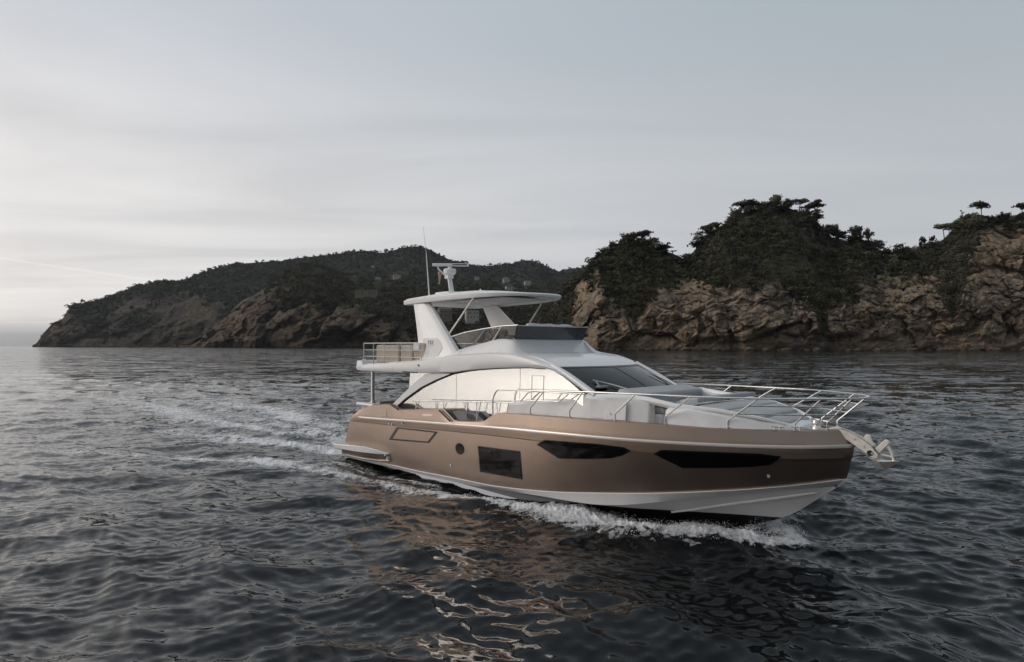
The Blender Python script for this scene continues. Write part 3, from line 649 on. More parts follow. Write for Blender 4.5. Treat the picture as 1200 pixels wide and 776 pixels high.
# hardtop
ht = empty('hardtop', (0, 0, 0)); ht.parent = yacht
def outline(k):   # plan outline starboard half, from aft centre to front centre
    return [(4.35, 0), (4.32, -.9), (4.25, -1.45), (4.36, -1.60), (4.9, -1.66), (6, -1.70), (7.2, -1.68), (8.2, -1.55), (8.75, -1.36), (9.2, -1.08), (9.55, -.72), (9.76, -.36), (9.82, 0)]
ol = outline(0); den = []
for a, b in zip(ol, ol[1:]):
    for t in np.linspace(0, 1, 4)[:-1]: den.append((a[0] + (b[0] - a[0]) * t, a[1] + (b[1] - a[1]) * t))
den.append(ol[-1])
def ring(f, zf, dx=0): return [(7.2 + (x - 7.2) * f, y * f, zf(x, y)) for x, y in den]
zb = lambda x: float(np.interp(x, [4.2, 6, 8, 9, 10.2], [5.60, 5.62, 5.64, 5.66, 5.68])); ze = lambda x: float(np.interp(x, [4.2, 4.6, 6, 8, 9, 10.2], [5.72, 5.79, 5.80, 5.79, 5.77, 5.72]))
zt = lambda x: float(np.interp(x, [4.2, 4.7, 6, 8, 9, 10.2], [5.83, 5.90, 5.955, 5.955, 5.89, 5.755]))
g = G(); g.grid([ring(1, lambda x, y: zb(x) + .03), ring(.995, lambda x, y: zb(x)), ring(.93, lambda x, y: zb(x) + .0), ring(.90, lambda x, y: zb(x) + .05), ring(.5, lambda x, y: zb(x) + .07), ring(.0, lambda x, y: 5.72)])
g.grid([ring(1, lambda x, y: zb(x) + .03), ring(1.0, lambda x, y: ze(x) - .02), ring(.985, lambda x, y: ze(x) + .01), ring(.85, lambda x, y: ze(x) + .55 * (zt(x) - ze(x))), ring(.5, lambda x, y: ze(x) + .92 * (zt(x) - ze(x))), ring(0, lambda x, y: 5.965)])
g.mirror(); g.build('canopy', M['white'], ht, ang=35)
g = G(); g.slab([(6.2, -.95, 5.665), (8.6, -.8, 5.665), (8.6, .8, 5.665), (6.2, .95, 5.665)], (0, 0, .02)); g.build('ceiling_panel', M['whitem'], ht)
g = G(); g.box((4.95, 0, 6.0), (.85, .9, .18)); g.build('aerial_fairing', M['white'], ht, bevel=.07, seg=3)
for s in (-1, 1):
    g = G(); g.tube([(8.0, s * 1.48, 5.66), (6.85, s * 1.60, 4.5)], .03, 8); g.build('strut', M['steel'], ht)
# mast
mast = empty('radar_mast', (0, 0, 0)); mast.parent = yacht
P0 = Vector((4.94, 0, 6.02)); P1 = Vector((4.80, 0, 6.72))
g = G(); g.tube([P0 + Vector((.03, -.05, 0)), P1 + Vector((0, -.03, 0))], .045, 8); g.tube([P0 + Vector((.0, .09, 0)), P1 + Vector((0, .05, 0))], .045, 8); g.box(P1 + Vector((0, 0, -.05)), (.22, .24, .16)); g.build('mast_post', M['white'], mast)
g = G(); g.lathe([(0, -.0), (.17, .0), (.22, .05), (.23, .16), (.2, .21), (.08, .23), (.06, .32), (0, .32)], (4.85, 0, 6.72), 20); g.build('radar_dome', M['white'], mast)
ad = Vector((math.cos(TH), math.sin(TH), 0)); c = Vector((4.87, 0.02, 7.07)); g = G(); g.box(c, (1.30, .13, .10), rz=TH + .05); g.build('radar_scanner', M['white'], mast, bevel=.03, seg=3)
g = G(); g.box(c + ad * .34 + Vector((.05, -.06, 0)), (.5, .02, .03), rz=TH + .05); g.build('scanner_slot', M['gasket'], mast)
g = G(); g.tube([P1 + Vector((0, 0, -.05)), P1 - ad * .18 + Vector((0, 0, .02)), P1 - ad * .38 + Vector((0, 0, .22)), P1 - ad * .42 + Vector((0, 0, .40))], .03, 8); g.build('lamp_arm', M['white'], mast)
g = G(); g.lathe([(0, 0), (.05, 0), (.05, .08), (0, .1)], tuple(P1 - ad * .05 + Vector((0, 0, -.16))), 10); g.build('steaming_light', M['steel'], mast)
fp = P1 - ad * .40 + Vector((0, 0, .12)); g = G(); P = []
for i in range(7):
    u = i / 6; P.append([fp + Vector((0, 0, -.45 * v)) + ad * (.20 * u * (1 - .7 * v)) + Vector((math.sin(4 * u + 3 * v) * .04, 0, 0)) for v in np.linspace(0, 1, 6)])
m = MT('flag_cloth'); tcn = m.n('ShaderNodeTexCoord'); sp = m.n('ShaderNodeSeparateXYZ'); m.L(tcn.outputs['Generated'], sp.inputs[0])
m.L(m.ramp(sp.outputs[0], [(0, (.16, .22, .12)), (.4, (.55, .55, .45)), (.8, (.4, .2, .15))]), m.b.inputs['Base Color']); m.b.inputs['Roughness'].default_value = .9
g.grid(P); g.build('pennant', m.m, mast)
g = G(); a = Vector(by(503, 347.5, -.95)); b = Vector(by(499.5, 297, -.95)); c = Vector(by(496, 266, -.95)); g.tube([a + Vector((0, 0, -.15)), a.lerp(b, .05)], .035, 8); g.tube([a, b], [.022, .016], 6); g.tube([b, c], [.009, .005], 5); g.build('whip_aerial', M['white'], mast)
g = G(); g.lathe([(0, 0), (.03, 0), (.03, .08), (.0, .1)], (6.9, -.3, 5.97), 10); g.build('anchor_light', M['white'], mast)

# ---------------- fly windscreen
scr = empty('fly_screen', (0, 0, 0)); scr.parent = yacht
tp = [(7.0, 1.60, 4.47), (7.7, 1.585, 4.60), (8.6, 1.56, 4.70), (9.4, 1.55, 4.76), (9.95, 1.50, 4.77)]
bt_ = [(7.45, 1.62, 4.08), (7.9, 1.60, 4.17), (8.7, 1.56, 4.29), (9.4, 1.50, 4.37), (9.82, 1.42, 4.38)]
for s in (-1, 1):
    g = G(); g.grid([[(x, s * y, z) for x, y, z in tp], [(x, s * (y - .0), z) for x, y, z in bt_]]); g.build('side_screen', M['smoke'], scr)
    g = G(); g.tube([(6.9, s * 1.6, 4.44)] + [(x, s * y, z) for x, y, z in tp], .022, 8); g.build('screen_rail', M['steel'], scr)
    for i, fx_ in ((1.9, 0), (3.0, 0)):
        pass
    for xt, xb, zz in ((8.62, 8.05, 4.70), (9.35, 8.95, 4.75)):
        g = G(); g.tube([(xt, s * 1.54, zz), (xb, s * 1.56, float(np.interp(xb, [p[0] for p in bt_], [p[2] for p in bt_])))], .028, 6); g.build('screen_post', M['steel'], scr)
    g = G(); g.box((7.25, s * 1.64, 4.20), (.5, .05, .05), ry=.75); g.build('screen_seal', M['gasket'], scr)
vv = np.linspace(-1, 1, 15)
g = G(); g.grid([[(9.95 + .16 * (1 - v * v), 1.50 * v, 4.76) for v in vv], [(9.80 + .16 * (1 - v * v), 1.44 * v, 4.39) for v in vv], [(9.74 + .16 * (1 - v * v), 1.44 * v, 4.39) for v in vv], [(9.89 + .16 * (1 - v * v), 1.50 * v, 4.76) for v in vv]])
m_scr = simple('dark_grey_screen', (.055, .06, .07), .3, 0, .3, .08, 2); g.build('front_screen', m_scr, scr, ang=50)
g = G(); g.grid([[(9.84 + .16 * (1 - v * v), 1.52 * v, 4.775) for v in vv], [(10.04 + .16 * (1 - v * v), 1.55 * v, 4.765) for v in vv], [(10.02 + .16 * (1 - v * v), 1.54 * v, 4.745) for v in vv]]); g.build('screen_visor', M['steel'], scr, ang=60)
g = G(); g.tube([(9.55, y, 4.79 + .015 * math.sin(y * 9)) for y in np.linspace(-.75, 1.1, 14)], .06, 10); g.build('rolled_cover', M['whitem'], scr)
for y, mt_ in ((-.55, 'brown'), (.45, 'brown')):
    g = G(); g.box((8.45, y, 4.05), (.55, .62, .2)); g.box((8.2, y, 4.38), (.16, .6, .66), ry=-.12); g.build('helm_seat', M[mt_], fly, bevel=.07, seg=3)
g = G(); g.box((9.15, -.5, 4.35), (.35, 1.1, .22), ry=.5); g.build('helm_console', M['gasket'], fly, bevel=.04)
g = G(); P = [(8.95 + .05 * math.sin(a), -.5 + .19 * math.cos(a), 4.45 + .17 * math.sin(a)) for a in np.linspace(0, 2 * math.pi, 17)]; g.tube(P, .018, 6); g.build('steering_wheel', M['steel'], fly)

# ---------------- anchor on the bow roller
anc = empty('anchor_gear', (0, 0, 0)); anc.parent = yacht
for s in (-1, 1):
    cp = [(17.55, 2.50), (17.72, 2.56), (17.95, 2.50), (18.15, 2.42), (18.38, 2.27), (18.52, 2.10), (18.50, 2.03), (18.42, 2.03), (18.25, 2.14), (18.05, 2.27), (17.85, 2.40), (17.55, 2.46)]
    g = G(); g.slab([(x, s * .10, z) for x, z in cp], (0, -s * .02, 0)); g.build('roller_cheek', M['cheek'], anc, bevel=.006)
g = G(); g.grid([[(x, y, z - .02) for y in (-.1, .1)] for x, z in ((17.55, 2.48), (17.85, 2.42), (18.05, 2.30), (18.25, 2.17), (18.4, 2.07))]); g.build('roller_tray', M['cheek'], anc)
g = G(); g.tube([(18.38, -.11, 2.12), (18.38, .11, 2.12)], .055, 12); g.build('bow_roller', M['gasket'], anc)
for x, z in ((18.1, 2.36), (18.27, 2.24), (18.42, 2.12)):
    g = G(); g.tube([(x, -.125, z), (x, .125, z)], .017, 8); g.build('pin', M['steel'], anc)
g = G(); g.slab([(18.22, .03, 2.36), (18.28, .03, 2.46), (18.36, .03, 2.46), (18.38, .03, 2.36), (18.45, .03, 2.26), (18.35, .03, 2.20)], (0, -.06, 0)); g.slab([(18.44, .04, 2.20), (18.62, .04, 2.40), (18.68, .04, 2.38), (18.70, .04, 2.33), (18.52, .04, 2.12)], (0, -.08, 0)); g.build('anchor_shank', M['cheek'], anc, bevel=.012)
g = G(); g.tube([(18.62, 0, 2.34), (18.72, 0, 2.18), (18.76, 0, 2.02), (18.70, 0, 1.95)], [.03, .03, .025, .02], 6); g.tube([(18.55, 0, 2.10), (18.72, 0, 2.08)], .018, 6)
tip = (18.60, 0, 1.80)
g.add([(18.30, 0, 2.02), (18.88, -.02, 2.02), (18.55, -.18, 1.98), tip, (18.55, .18, 1.98), (18.60, 0, 2.0)], [(0, 2, 3), (2, 1, 3), (1, 4, 3), (4, 0, 3), (0, 5, 2), (5, 1, 2), (1, 5, 4), (5, 0, 4)]); g.build('anchor', M['cheek'], anc, ang=20)

# =================================================================== NOISE
_perm = RNG.permutation(65536).astype(np.int64); _val = RNG.random(65536).astype(np.float32) * 2 - 1
def vnoise(x, y, z):
    xi = np.floor(x).astype(np.int64); yi = np.floor(y).astype(np.int64); zi = np.floor(z).astype(np.int64)
    fx = x - xi; fy = y - yi; fz = z - zi; fx = fx * fx * (3 - 2 * fx); fy = fy * fy * (3 - 2 * fy); fz = fz * fz * (3 - 2 * fz)
    def h(a, b, c): return _val[(_perm[(_perm[(_perm[a & 65535] + b) & 65535] + c) & 65535])]
    r = 0
    for dx in (0, 1):
        for dy in (0, 1):
            for dz in (0, 1):
                r = r + h(xi + dx, yi + dy, zi + dz) * (fx if dx else 1 - fx) * (fy if dy else 1 - fy) * (fz if dz else 1 - fz)
    return r
def fbm(x, y, z, o=4, gain=.5, lac=2.03):
    r = 0; a = 1; s = 0
    for i in range(o): r = r + a * vnoise(x + 17.3 * i, y + 5.1 * i, z); s += a; a *= gain; x = x * lac; y = y * lac; z = z * lac
    return r / s
def ridged(x, y, z, o=4, gain=.55, lac=2.1):
    r = 0; a = 1; s = 0
    for i in range(o): r = r + a * (1 - 2 * np.abs(vnoise(x + 9.7 * i, y, z + 3.3 * i))); s += a; a *= gain; x = x * lac; y = y * lac; z = z * lac
    return r / s

# =================================================================== SEA
def smooth(a, b, x): t = np.clip((x - a) / (b - a), 0, 1); return t * t * (3 - 2 * t)
rp = np.concatenate([np.arange(0.4, 3, .25), np.arange(3, 60, .5), np.arange(60, 470, .55), np.arange(470, 1500, 14)])    # pixels below the horizon
rr = np.unique(np.concatenate([HC * F / rp, [12000, 14.0]]))
azs = np.radians(np.unique(np.concatenate([np.arange(-50, 50, .065), np.arange(50, 310, 2.0)])))
azs = np.append(azs, azs[0] + 2 * math.pi)
Rg, Ag = np.meshgrid(rr, azs, indexing='ij'); X0 = (Rg * np.sin(Ag)).ravel(); Y0 = (Rg * np.cos(Ag)).ravel()
dR = np.gradient(rr); dRg = np.repeat(dR, len(azs)); angf = np.tile((np.degrees(azs) < 51) & (np.degrees(azs) > -51), len(rr))
Z = np.zeros_like(X0); DX = np.zeros_like(X0); DY = np.zeros_like(X0)
wr = np.random.default_rng(5)
main = math.radians(248)   # direction the waves travel
patchn = .75 + .5 * fbm(X0 / 30, Y0 / 30, X0 * 0, 2)
for i in range(110):
    lam = .24 * (9.5 / .24) ** ((i + wr.random()) / 110); k = 2 * math.pi / lam
    ang_ = main + wr.normal() * (.33 + .27 * (1 - min(1, lam / 6)))
    amp = .0062 * lam ** .66 * (1.5 if 1.4 < lam < 4.5 else .85) * (.6 + .8 * wr.random())
    att = np.clip(1.4 - 2.4 * dRg / lam, 0, 1); att = np.where(angf, att, 0 if lam < 4 else .5 * att)
    ph = k * (X0 * math.cos(ang_) + Y0 * math.sin(ang_)) + wr.random() * 6.283
    a_ = amp * att * patchn; Z += a_ * np.cos(ph); DX -= .85 * a_ * math.cos(ang_) * np.sin(ph); DY -= .85 * a_ * math.sin(ang_) * np.sin(ph)
# boat frame
c_, s_ = math.cos(TH), math.sin(TH); xb = (X0 - BX) * c_ - (Y0 - BY) * s_; yb = (X0 - BX) * s_ + (Y0 - BY) * c_
near = (np.abs(xb + 10) < 60) & (np.abs(yb) < 30)
foam = np.zeros_like(X0); hump = np.zeros_like(X0)
def trail(pts, side=True):
    """pts: x, y(abs), width, strength, height ; distance field to a polyline"""
    global foam, hump
    idx = np.nonzero(near)[0]; x = xb[idx]; y = np.abs(yb[idx]) if side else yb[idx]
    best = np.full(len(idx), 9.); wv = np.ones(len(idx)); sv_ = np.zeros(len(idx)); hv = np.zeros(len(idx))
    for a, b in zip(pts, pts[1:]):
        dx, dy = b[0] - a[0], b[1] - a[1]; t = np.clip(((x - a[0]) * dx + (y - a[1]) * dy) / (dx * dx + dy * dy), 0, 1)
        d = np.hypot(x - a[0] - t * dx, y - a[1] - t * dy); W = a[2] + (b[2] - a[2]) * t; q = d / W; m_ = q < best
        best = np.where(m_, q, best); sv_ = np.where(m_, a[3] + (b[3] - a[3]) * t, sv_); hv = np.where(m_, a[4] + (b[4] - a[4]) * t, hv)
    f = np.clip(1 - best, 0, 1); f = f * f * (3 - 2 * f)
    foam[idx] = np.maximum(foam[idx], f * sv_); hump[idx] = np.maximum(hump[idx], np.clip(1 - best * .8, 0, 1) ** 1.3 * hv)
trail([(17.0, .15, .35, .9, .08), (16.4, .55, .70, .98, .16), (15.2, 1.15, .90, .92, .15), (13.9, 1.95, .92, .88, .13), (12.6, 2.3, .85, .84, .11), (11, 2.6, .75, .76, .09), (9.6, 2.9, .65, .74, .08), (8, 3.15, .6, .70, .07), (5.7, 3.5, .5, .5, .05), (3.2, 3.9, .9, .60, .04), (1.2, 4.3, 1.2, .65, .05), (-.7, 5.1, 1.1, .75, .05), (-2.4, 6.4, 1.1, .8, .06), (-4.8, 7.8, 1.0, .55, .03), (-9, 10.5, .8, .3, 0)])
trail([(7.5, 2.45, .3, .45, .0), (4, 2.7, .55, .4, 0), (1.5, 2.9, .8, .4, 0)])
trail([(1.2, 1.6, .7, .7, .05), (-1.3, 1.75, .9, .95, .14), (-3.5, 2.3, 1.0, .88, .13), (-5.5, 3.1, 1.3, .68, .08), (-9, 4.2, 1.6, .5, .05), (-14, 5.5, 1.2, .2, .02)])
trail([(1, 0, 1.5, .7, .0), (-2, 0, 1.8, .65, .05), (-6, 0, 1.9, .45, .08), (-12, .0, 2.2, .36, .05), (-22, 0, 2.6, .3, .03), (-40, 0, 3.5, .15, 0)])
trail([(-6, 1.4, 1.2, .5, .04), (-15, 2.3, 2.2, .62, .04), (-24, 2.2, 2.5, .58, .03), (-36, 3, 2.0, .3, 0)])
nn = np.nonzero(foam + hump > .002)[0]
xn, yn = X0[nn], Y0[nn]
turb = fbm(xn * 1.7, yn * 1.7, xn * 0, 3); t2 = ridged(xn * 4.3, yn * 4.3, xn * 0 + 2, 3); t3 = ridged(xn * 10, yn * 10, xn * 0 + 5, 2); t4 = vnoise(xn * 24, yn * 24, xn * 0 + 7)
Z[nn] += hump[nn] * (.75 + 1.1 * turb) + foam[nn] * (.04 * t2 + .03 * t3 + .02 * t4) * (1 + .7 * smooth(.03, .14, hump[nn]))
# churned water behind: damp long chop inside the wake
inw = smooth(6, 3, np.abs(yb)) * smooth(2, -2, xb) * smooth(-60, -20, xb)
Z += inw * .035 * np.where(near, fbm(X0 * 1.3, Y0 * 1.3, X0 * 0 + 9, 3), 0)
# diverging bow-wave shoulders
for o_, am in ((3.2, .07), (5.4, .05), (7.8, .04)):
    ln = np.abs(yb) - (o_ + np.clip(14 - xb, 0, 60) * .36); Z += am * np.exp(-(ln / .75) ** 2) * smooth(15, 11, xb) * smooth(-45, -5, xb)
Zs = Z.copy()
V = np.stack([X0 + DX, Y0 + DY, Z], 1)
nr, na = len(rr), len(azs); i = np.arange(nr - 1)[:, None] * na + np.arange(na - 1)[None, :]; i = i.ravel()
Fq = np.stack([i, i + na, i + na + 1, i + 1], 1)
# drop faces inside the hull footprint so no water stands in the cockpit
cx4 = xb[Fq].mean(1); cy4 = np.abs(yb[Fq]).mean(1)
hw = np.interp(cx4, [1.5, 4, 9, 12, 13.5, 15, 16.0], [1.9, 2.0, 2.0, 1.6, 1.1, .4, 0]); Fq = Fq[~((cx4 > 1.6) & (cx4 < 16) & (cy4 < hw - .25))]
m = MT('sea_water')
at = m.n('ShaderNodeAttribute'); at.attribute_name = 'foam'; fo = at.outputs['Fac']
pos = m.n('ShaderNodeNewGeometry').outputs['Position']
def slope(scale, amt, detail, mp):
    c = m.noise(scale, detail, pos, .6, 0, mp, out=1)
    v = m.n('ShaderNodeVectorMath', operation='SUBTRACT'); m.L(c, v.inputs[0]); v.inputs[1].default_value = (.5, .5, .5)
    q = m.n('ShaderNodeVectorMath', operation='MULTIPLY'); m.L(v.outputs[0], q.inputs[0]); q.inputs[1].default_value = (amt, amt, 0); return q.outputs[0]
def vadd(a, b):
    v = m.n('ShaderNodeVectorMath', operation='ADD'); m.L(a, v.inputs[0]); m.L(b, v.inputs[1]); return v.outputs[0]
r_ = main - math.pi / 2
sl1 = slope(1.3, .60, 4, ((.55, 1, 1), (0, 0, -.35))); sl2 = slope(6.5, .62, 6, ((.6, 1, 1), (0, 0, -.4)))
# wind patches
wp = m.ramp(m.noise(.03, 3, pos), [(.35, .55), (.65, 1.25)])
sc = m.n('ShaderNodeVectorMath', operation='SCALE'); ar = m.n('ShaderNodeAttribute'); ar.attribute_name = 'chop'
fs_ = m.n('ShaderNodeVectorMath', operation='SCALE'); m.L(vadd(slope(.35, 1.0, 3, ((.5, 1, 1), (0, 0, -.35))), slope(1.6, .6, 2, ((.6, 1, 1), (0, 0, -.4)))), fs_.inputs[0]); m.L(ar.outputs['Fac'], fs_.inputs['Scale'])
m.L(vadd(vadd(sl1, sl2), fs_.outputs[0]), sc.inputs[0]); m.L(wp, sc.inputs['Scale'])
nrm = m.n('ShaderNodeNewGeometry').outputs['Normal']; nv = m.n('ShaderNodeVectorMath', operation='NORMALIZE'); m.L(vadd(nrm, sc.outputs[0]), nv.inputs[0])
m.L(nv.outputs[0], m.b.inputs['Normal'])
m.b.inputs['Base Color'].default_value = (.005, .0065, .0075, 1); m.b.inputs['Roughness'].default_value = .07; m.b.inputs['IOR'].default_value = 1.33
fd = m.n('ShaderNodeBsdfPrincipled'); fd.inputs['Base Color'].default_value = (.80, .80, .81, 1); fd.inputs['Roughness'].default_value = .75
bpn = m.n('ShaderNodeBump'); bpn.inputs['Strength'].default_value = .8; bpn.inputs['Distance'].default_value = .05; m.L(m.noise(11, 6, pos, .65), bpn.inputs['Height']); m.L(bpn.outputs[0], fd.inputs['Normal'])
n0 = m.noise(.8, 3, pos, .5, 1.0); n1 = m.noise(2.6, 8, pos, .70, 1.4, ((.8, 1, 1), (0, 0, .8))); n2 = m.noise(9, 5, pos, .6, .4)
nn_ = m.mth('ADD', m.mth('MULTIPLY', n0, .22), m.mth('ADD', m.mth('MULTIPLY', n1, .55), m.mth('MULTIPLY', n2, .23)))
th_ = m.mth('MULTIPLY_ADD', fo, 1.0, m.mth('MULTIPLY_ADD', nn_, 4.2, -2.36))
ff = m.mth('MULTIPLY', m.ramp(th_, [(.0, 0.0), (.4, .8), (.8, 1.0)]), m.mth('GREATER_THAN', fo, .012))
ms = m.n('ShaderNodeMixShader'); m.L(ff, ms.inputs[0]); m.L(m.b.outputs[0], ms.inputs[1]); m.L(fd.outputs[0], ms.inputs[2]); m.L(ms.outputs[0], m.o.inputs[0])
me = npmesh('sea', V, Fq, m.m)
ca = me.attributes.new('chop', 'FLOAT', 'POINT'); ca.data.foreach_set('value', np.where(angf, np.clip(dRg / 1.6, 0, 1), 1).astype(np.float32))
fa = me.attributes.new('foam', 'FLOAT', 'POINT'); fa.data.foreach_set('value', foam.astype(np.float32))
sea = bpy.data.objects.new('sea', me); COL.objects.link(sea); tag(sea, 'dark choppy sea with the wake of the yacht running across it', 'sea', kind='structure')

# spray thrown up by the bow: many small drops and frothy lumps
def boat2w(x, y, z): return np.stack([BX + x * c_ + y * s_, BY - x * s_ + y * c_, z], -1)
ico_v = []; t = (1 + 5 ** .5) / 2
ico_v = np.array([(-1, t, 0), (1, t, 0), (-1, -t, 0), (1, -t, 0), (0, -1, t), (0, 1, t), (0, -1, -t), (0, 1, -t), (t, 0, -1), (t, 0, 1), (-t, 0, -1), (-t, 0, 1)]) / math.sqrt(1 + t * t)
ico_f = np.array([(0, 11, 5), (0, 5, 1), (0, 1, 7), (0, 7, 10), (0, 10, 11), (1, 5, 9), (5, 11, 4), (11, 10, 2), (10, 7, 6), (7, 1, 8), (3, 9, 4), (3, 4, 2), (3, 2, 6), (3, 6, 8), (3, 8, 9), (4, 9, 5), (2, 4, 11), (6, 2, 10), (8, 6, 7), (9, 8, 1)])
q = np.random.default_rng(3); n = 16000
tx_ = q.random(n) ** .8; x = 17.0 - 8.0 * tx_; cy = np.interp(x, [9.6, 11, 12.6, 13.9, 15.2, 16.4, 17.0], [2.85, 2.5, 2.25, 1.95, 1.15, .55, .15])
sp_ = np.interp(x, [9, 12, 14, 16, 17], [.25, .40, .5, .42, .22]); y = cy + q.normal(size=n) * sp_ * .75
gust = np.clip(fbm(x * 2.2, x * 0, x * 0 + 4, 3) + .5, 0.05, 1.3)
hz = np.interp(x, [9, 11, 13, 15, 16.3, 17], [.08, .13, .22, .30, .42, .40]) * gust
z = np.interp(x, [9, 12, 14, 16, 17], [.05, .12, .16, .2, .15]) + hz * q.random(n) ** 2.2; sidex = np.where(q.random(n) < .7, -1, 1)
rad = .003 + .008 * q.random(n) ** 3 * np.clip(1.3 - z * 1.6, .3, 1)
C0 = boat2w(x, y * sidex, z); VV = (C0[:, None, :] + ico_v[None] * rad[:, None, None] * (1 + .5 * q.random((n, 12, 1)))).reshape(-1, 3); FF = (ico_f[None] + (np.arange(n) * 12)[:, None, None]).reshape(-1, 3)
ms_ = simple('white_spray', (.66, .67, .69), .6, 0, 0, .03, 4)
o = bpy.data.objects.new('bow_spray', npmesh('bow_spray', VV, FF, ms_)); COL.objects.link(o); tag(o, 'white spray and droplets thrown up along the bow of the yacht', 'spray', kind='stuff')
#@@LAND@@
# =================================================================== LAND
def lerp_pts(P, x): a = np.array(P, float); return np.interp(x, a[:, 0], a[:, 1])
def rockmat(name, rock1, rock2, veg1, veg2, scale, bstr=.6):
    m = MT(name); at = m.n('ShaderNodeAttribute'); at.attribute_name = 'veg'
    pos = m.n('ShaderNodeNewGeometry').outputs['Position']
    n1 = m.noise(scale, 8, pos, .62, .5); n2 = m.noise(scale * 4, 6, pos, .6); n3 = m.noise(scale * .3, 3, pos)
    rk = m.mix(m.ramp(n1, [(.32, 0.0), (.66, 1.0)]), rock1, rock2)
    rk = m.mix(m.ramp(n3, [(.35, 0.0), (.65, .6)]), rk, (rock2[0] * 1.15, rock2[1] * 1.02, rock2[2] * .85))
    vo = m.n('ShaderNodeTexVoronoi'); vo.feature = 'DISTANCE_TO_EDGE'; vo.inputs['Scale'].default_value = scale * .75
    mp = m.n('ShaderNodeMapping'); mp.inputs['Rotation'].default_value = (0, .5, 0); mp.inputs['Scale'].default_value = (.8, 1, 2.3); m.L(pos, mp.inputs[0])
    wv = m.n('ShaderNodeVectorMath', operation='ADD'); nc = m.n('ShaderNodeVectorMath', operation='SCALE'); m.L(m.noise(scale * 1.2, 4, pos, out=1), nc.inputs[0]); nc.inputs['Scale'].default_value = 1.6 / scale
    m.L(mp.outputs[0], wv.inputs[0]); m.L(nc.outputs[0], wv.inputs[1]); m.L(wv.outputs[0], vo.inputs['Vector'])
    cr = m.ramp(vo.outputs[0], [(.0, 0.0), (.05, 1.0)])
    rk = m.mix(m.mth('MULTIPLY', m.mth('SUBTRACT', 1.0, cr), .35), rk, (.03, .028, .022))
    sz = m.n('ShaderNodeSeparateXYZ'); m.L(pos, sz.inputs[0])
    nA = m.noise(scale * 1.5, 5, pos, .6, 1.2, ((.7, .7, 1.6), (.3, .35, 0))); crv = m.ramp(m.mth('ABSOLUTE', m.mth('SUBTRACT', nA, .5)), [(.0, 0.0), (.018, .7), (.05, 1.0)])
    rk = m.mix(m.mth('MULTIPLY', m.mth('SUBTRACT', 1.0, crv), .45), rk, (.02, .018, .015)); cr = m.mth('MULTIPLY', cr, crv)
    wet = m.ramp(m.mth('MULTIPLY_ADD', n1, .25, m.mth('MULTIPLY', sz.outputs[2], .09)), [(.10, 1.0), (.62, 0.0)])   # algae and wet band at the waterline
    rk = m.mix(m.mth('MULTIPLY', wet, .85), rk, (.022, .023, .017))
    vg = m.mix(m.ramp(n2, [(.3, 0.0), (.7, 1.0)]), veg1, veg2)
    f = m.ramp(m.mth('MULTIPLY_ADD', m.mth('SUBTRACT', n2, .5), .9, at.outputs['Fac']), [(.42, 0.0), (.55, 1.0)])
    m.L(m.mix(f, rk, vg), m.b.inputs['Base Color']); m.b.inputs['Roughness'].default_value = .95; m.b.inputs['Specular IOR Level'].default_value = .15
    h = m.mth('ADD', m.mth('MULTIPLY', n1, .5), m.mth('ADD', m.mth('MULTIPLY', n2, .25), m.mth('MULTIPLY', cr, .3)))
    m.bump(h, bstr, 2.2 / scale * .12); return m.m
def worley(x, y, z):
    xi, yi, zi = (np.floor(a).astype(np.int64) for a in (x, y, z)); tx_ = np.zeros(x.shape); d1 = np.full(x.shape, 9.); d2 = np.full(x.shape, 9.); cid = np.zeros(x.shape)
    for a in (-1, 0, 1):
        for b in (-1, 0, 1):
            for c in (-1, 0, 1):
                h = _perm[(_perm[(_perm[(xi + a) & 65535] + yi + b) & 65535] + zi + c) & 65535]
                px = xi + a + .5 + .45 * _val[h]; py = yi + b + .5 + .45 * _val[(h + 7919) & 65535]; pz = zi + c + .5 + .45 * _val[(h + 104729) & 65535]
                d = np.sqrt((x - px) ** 2 + (y - py) ** 2 + (z - pz) ** 2); n_ = d < d1; d2 = np.where(n_, d1, np.minimum(d2, d)); cid = np.where(n_, _val[(h + 31) & 65535], cid); d1 = np.where(n_, d, d1); tx_ = np.where(n_, (x - px) * _val[(h + 57) & 65535] + (z - pz) * _val[(h + 91) & 65535], tx_)
    return d1, d2, cid, tx_
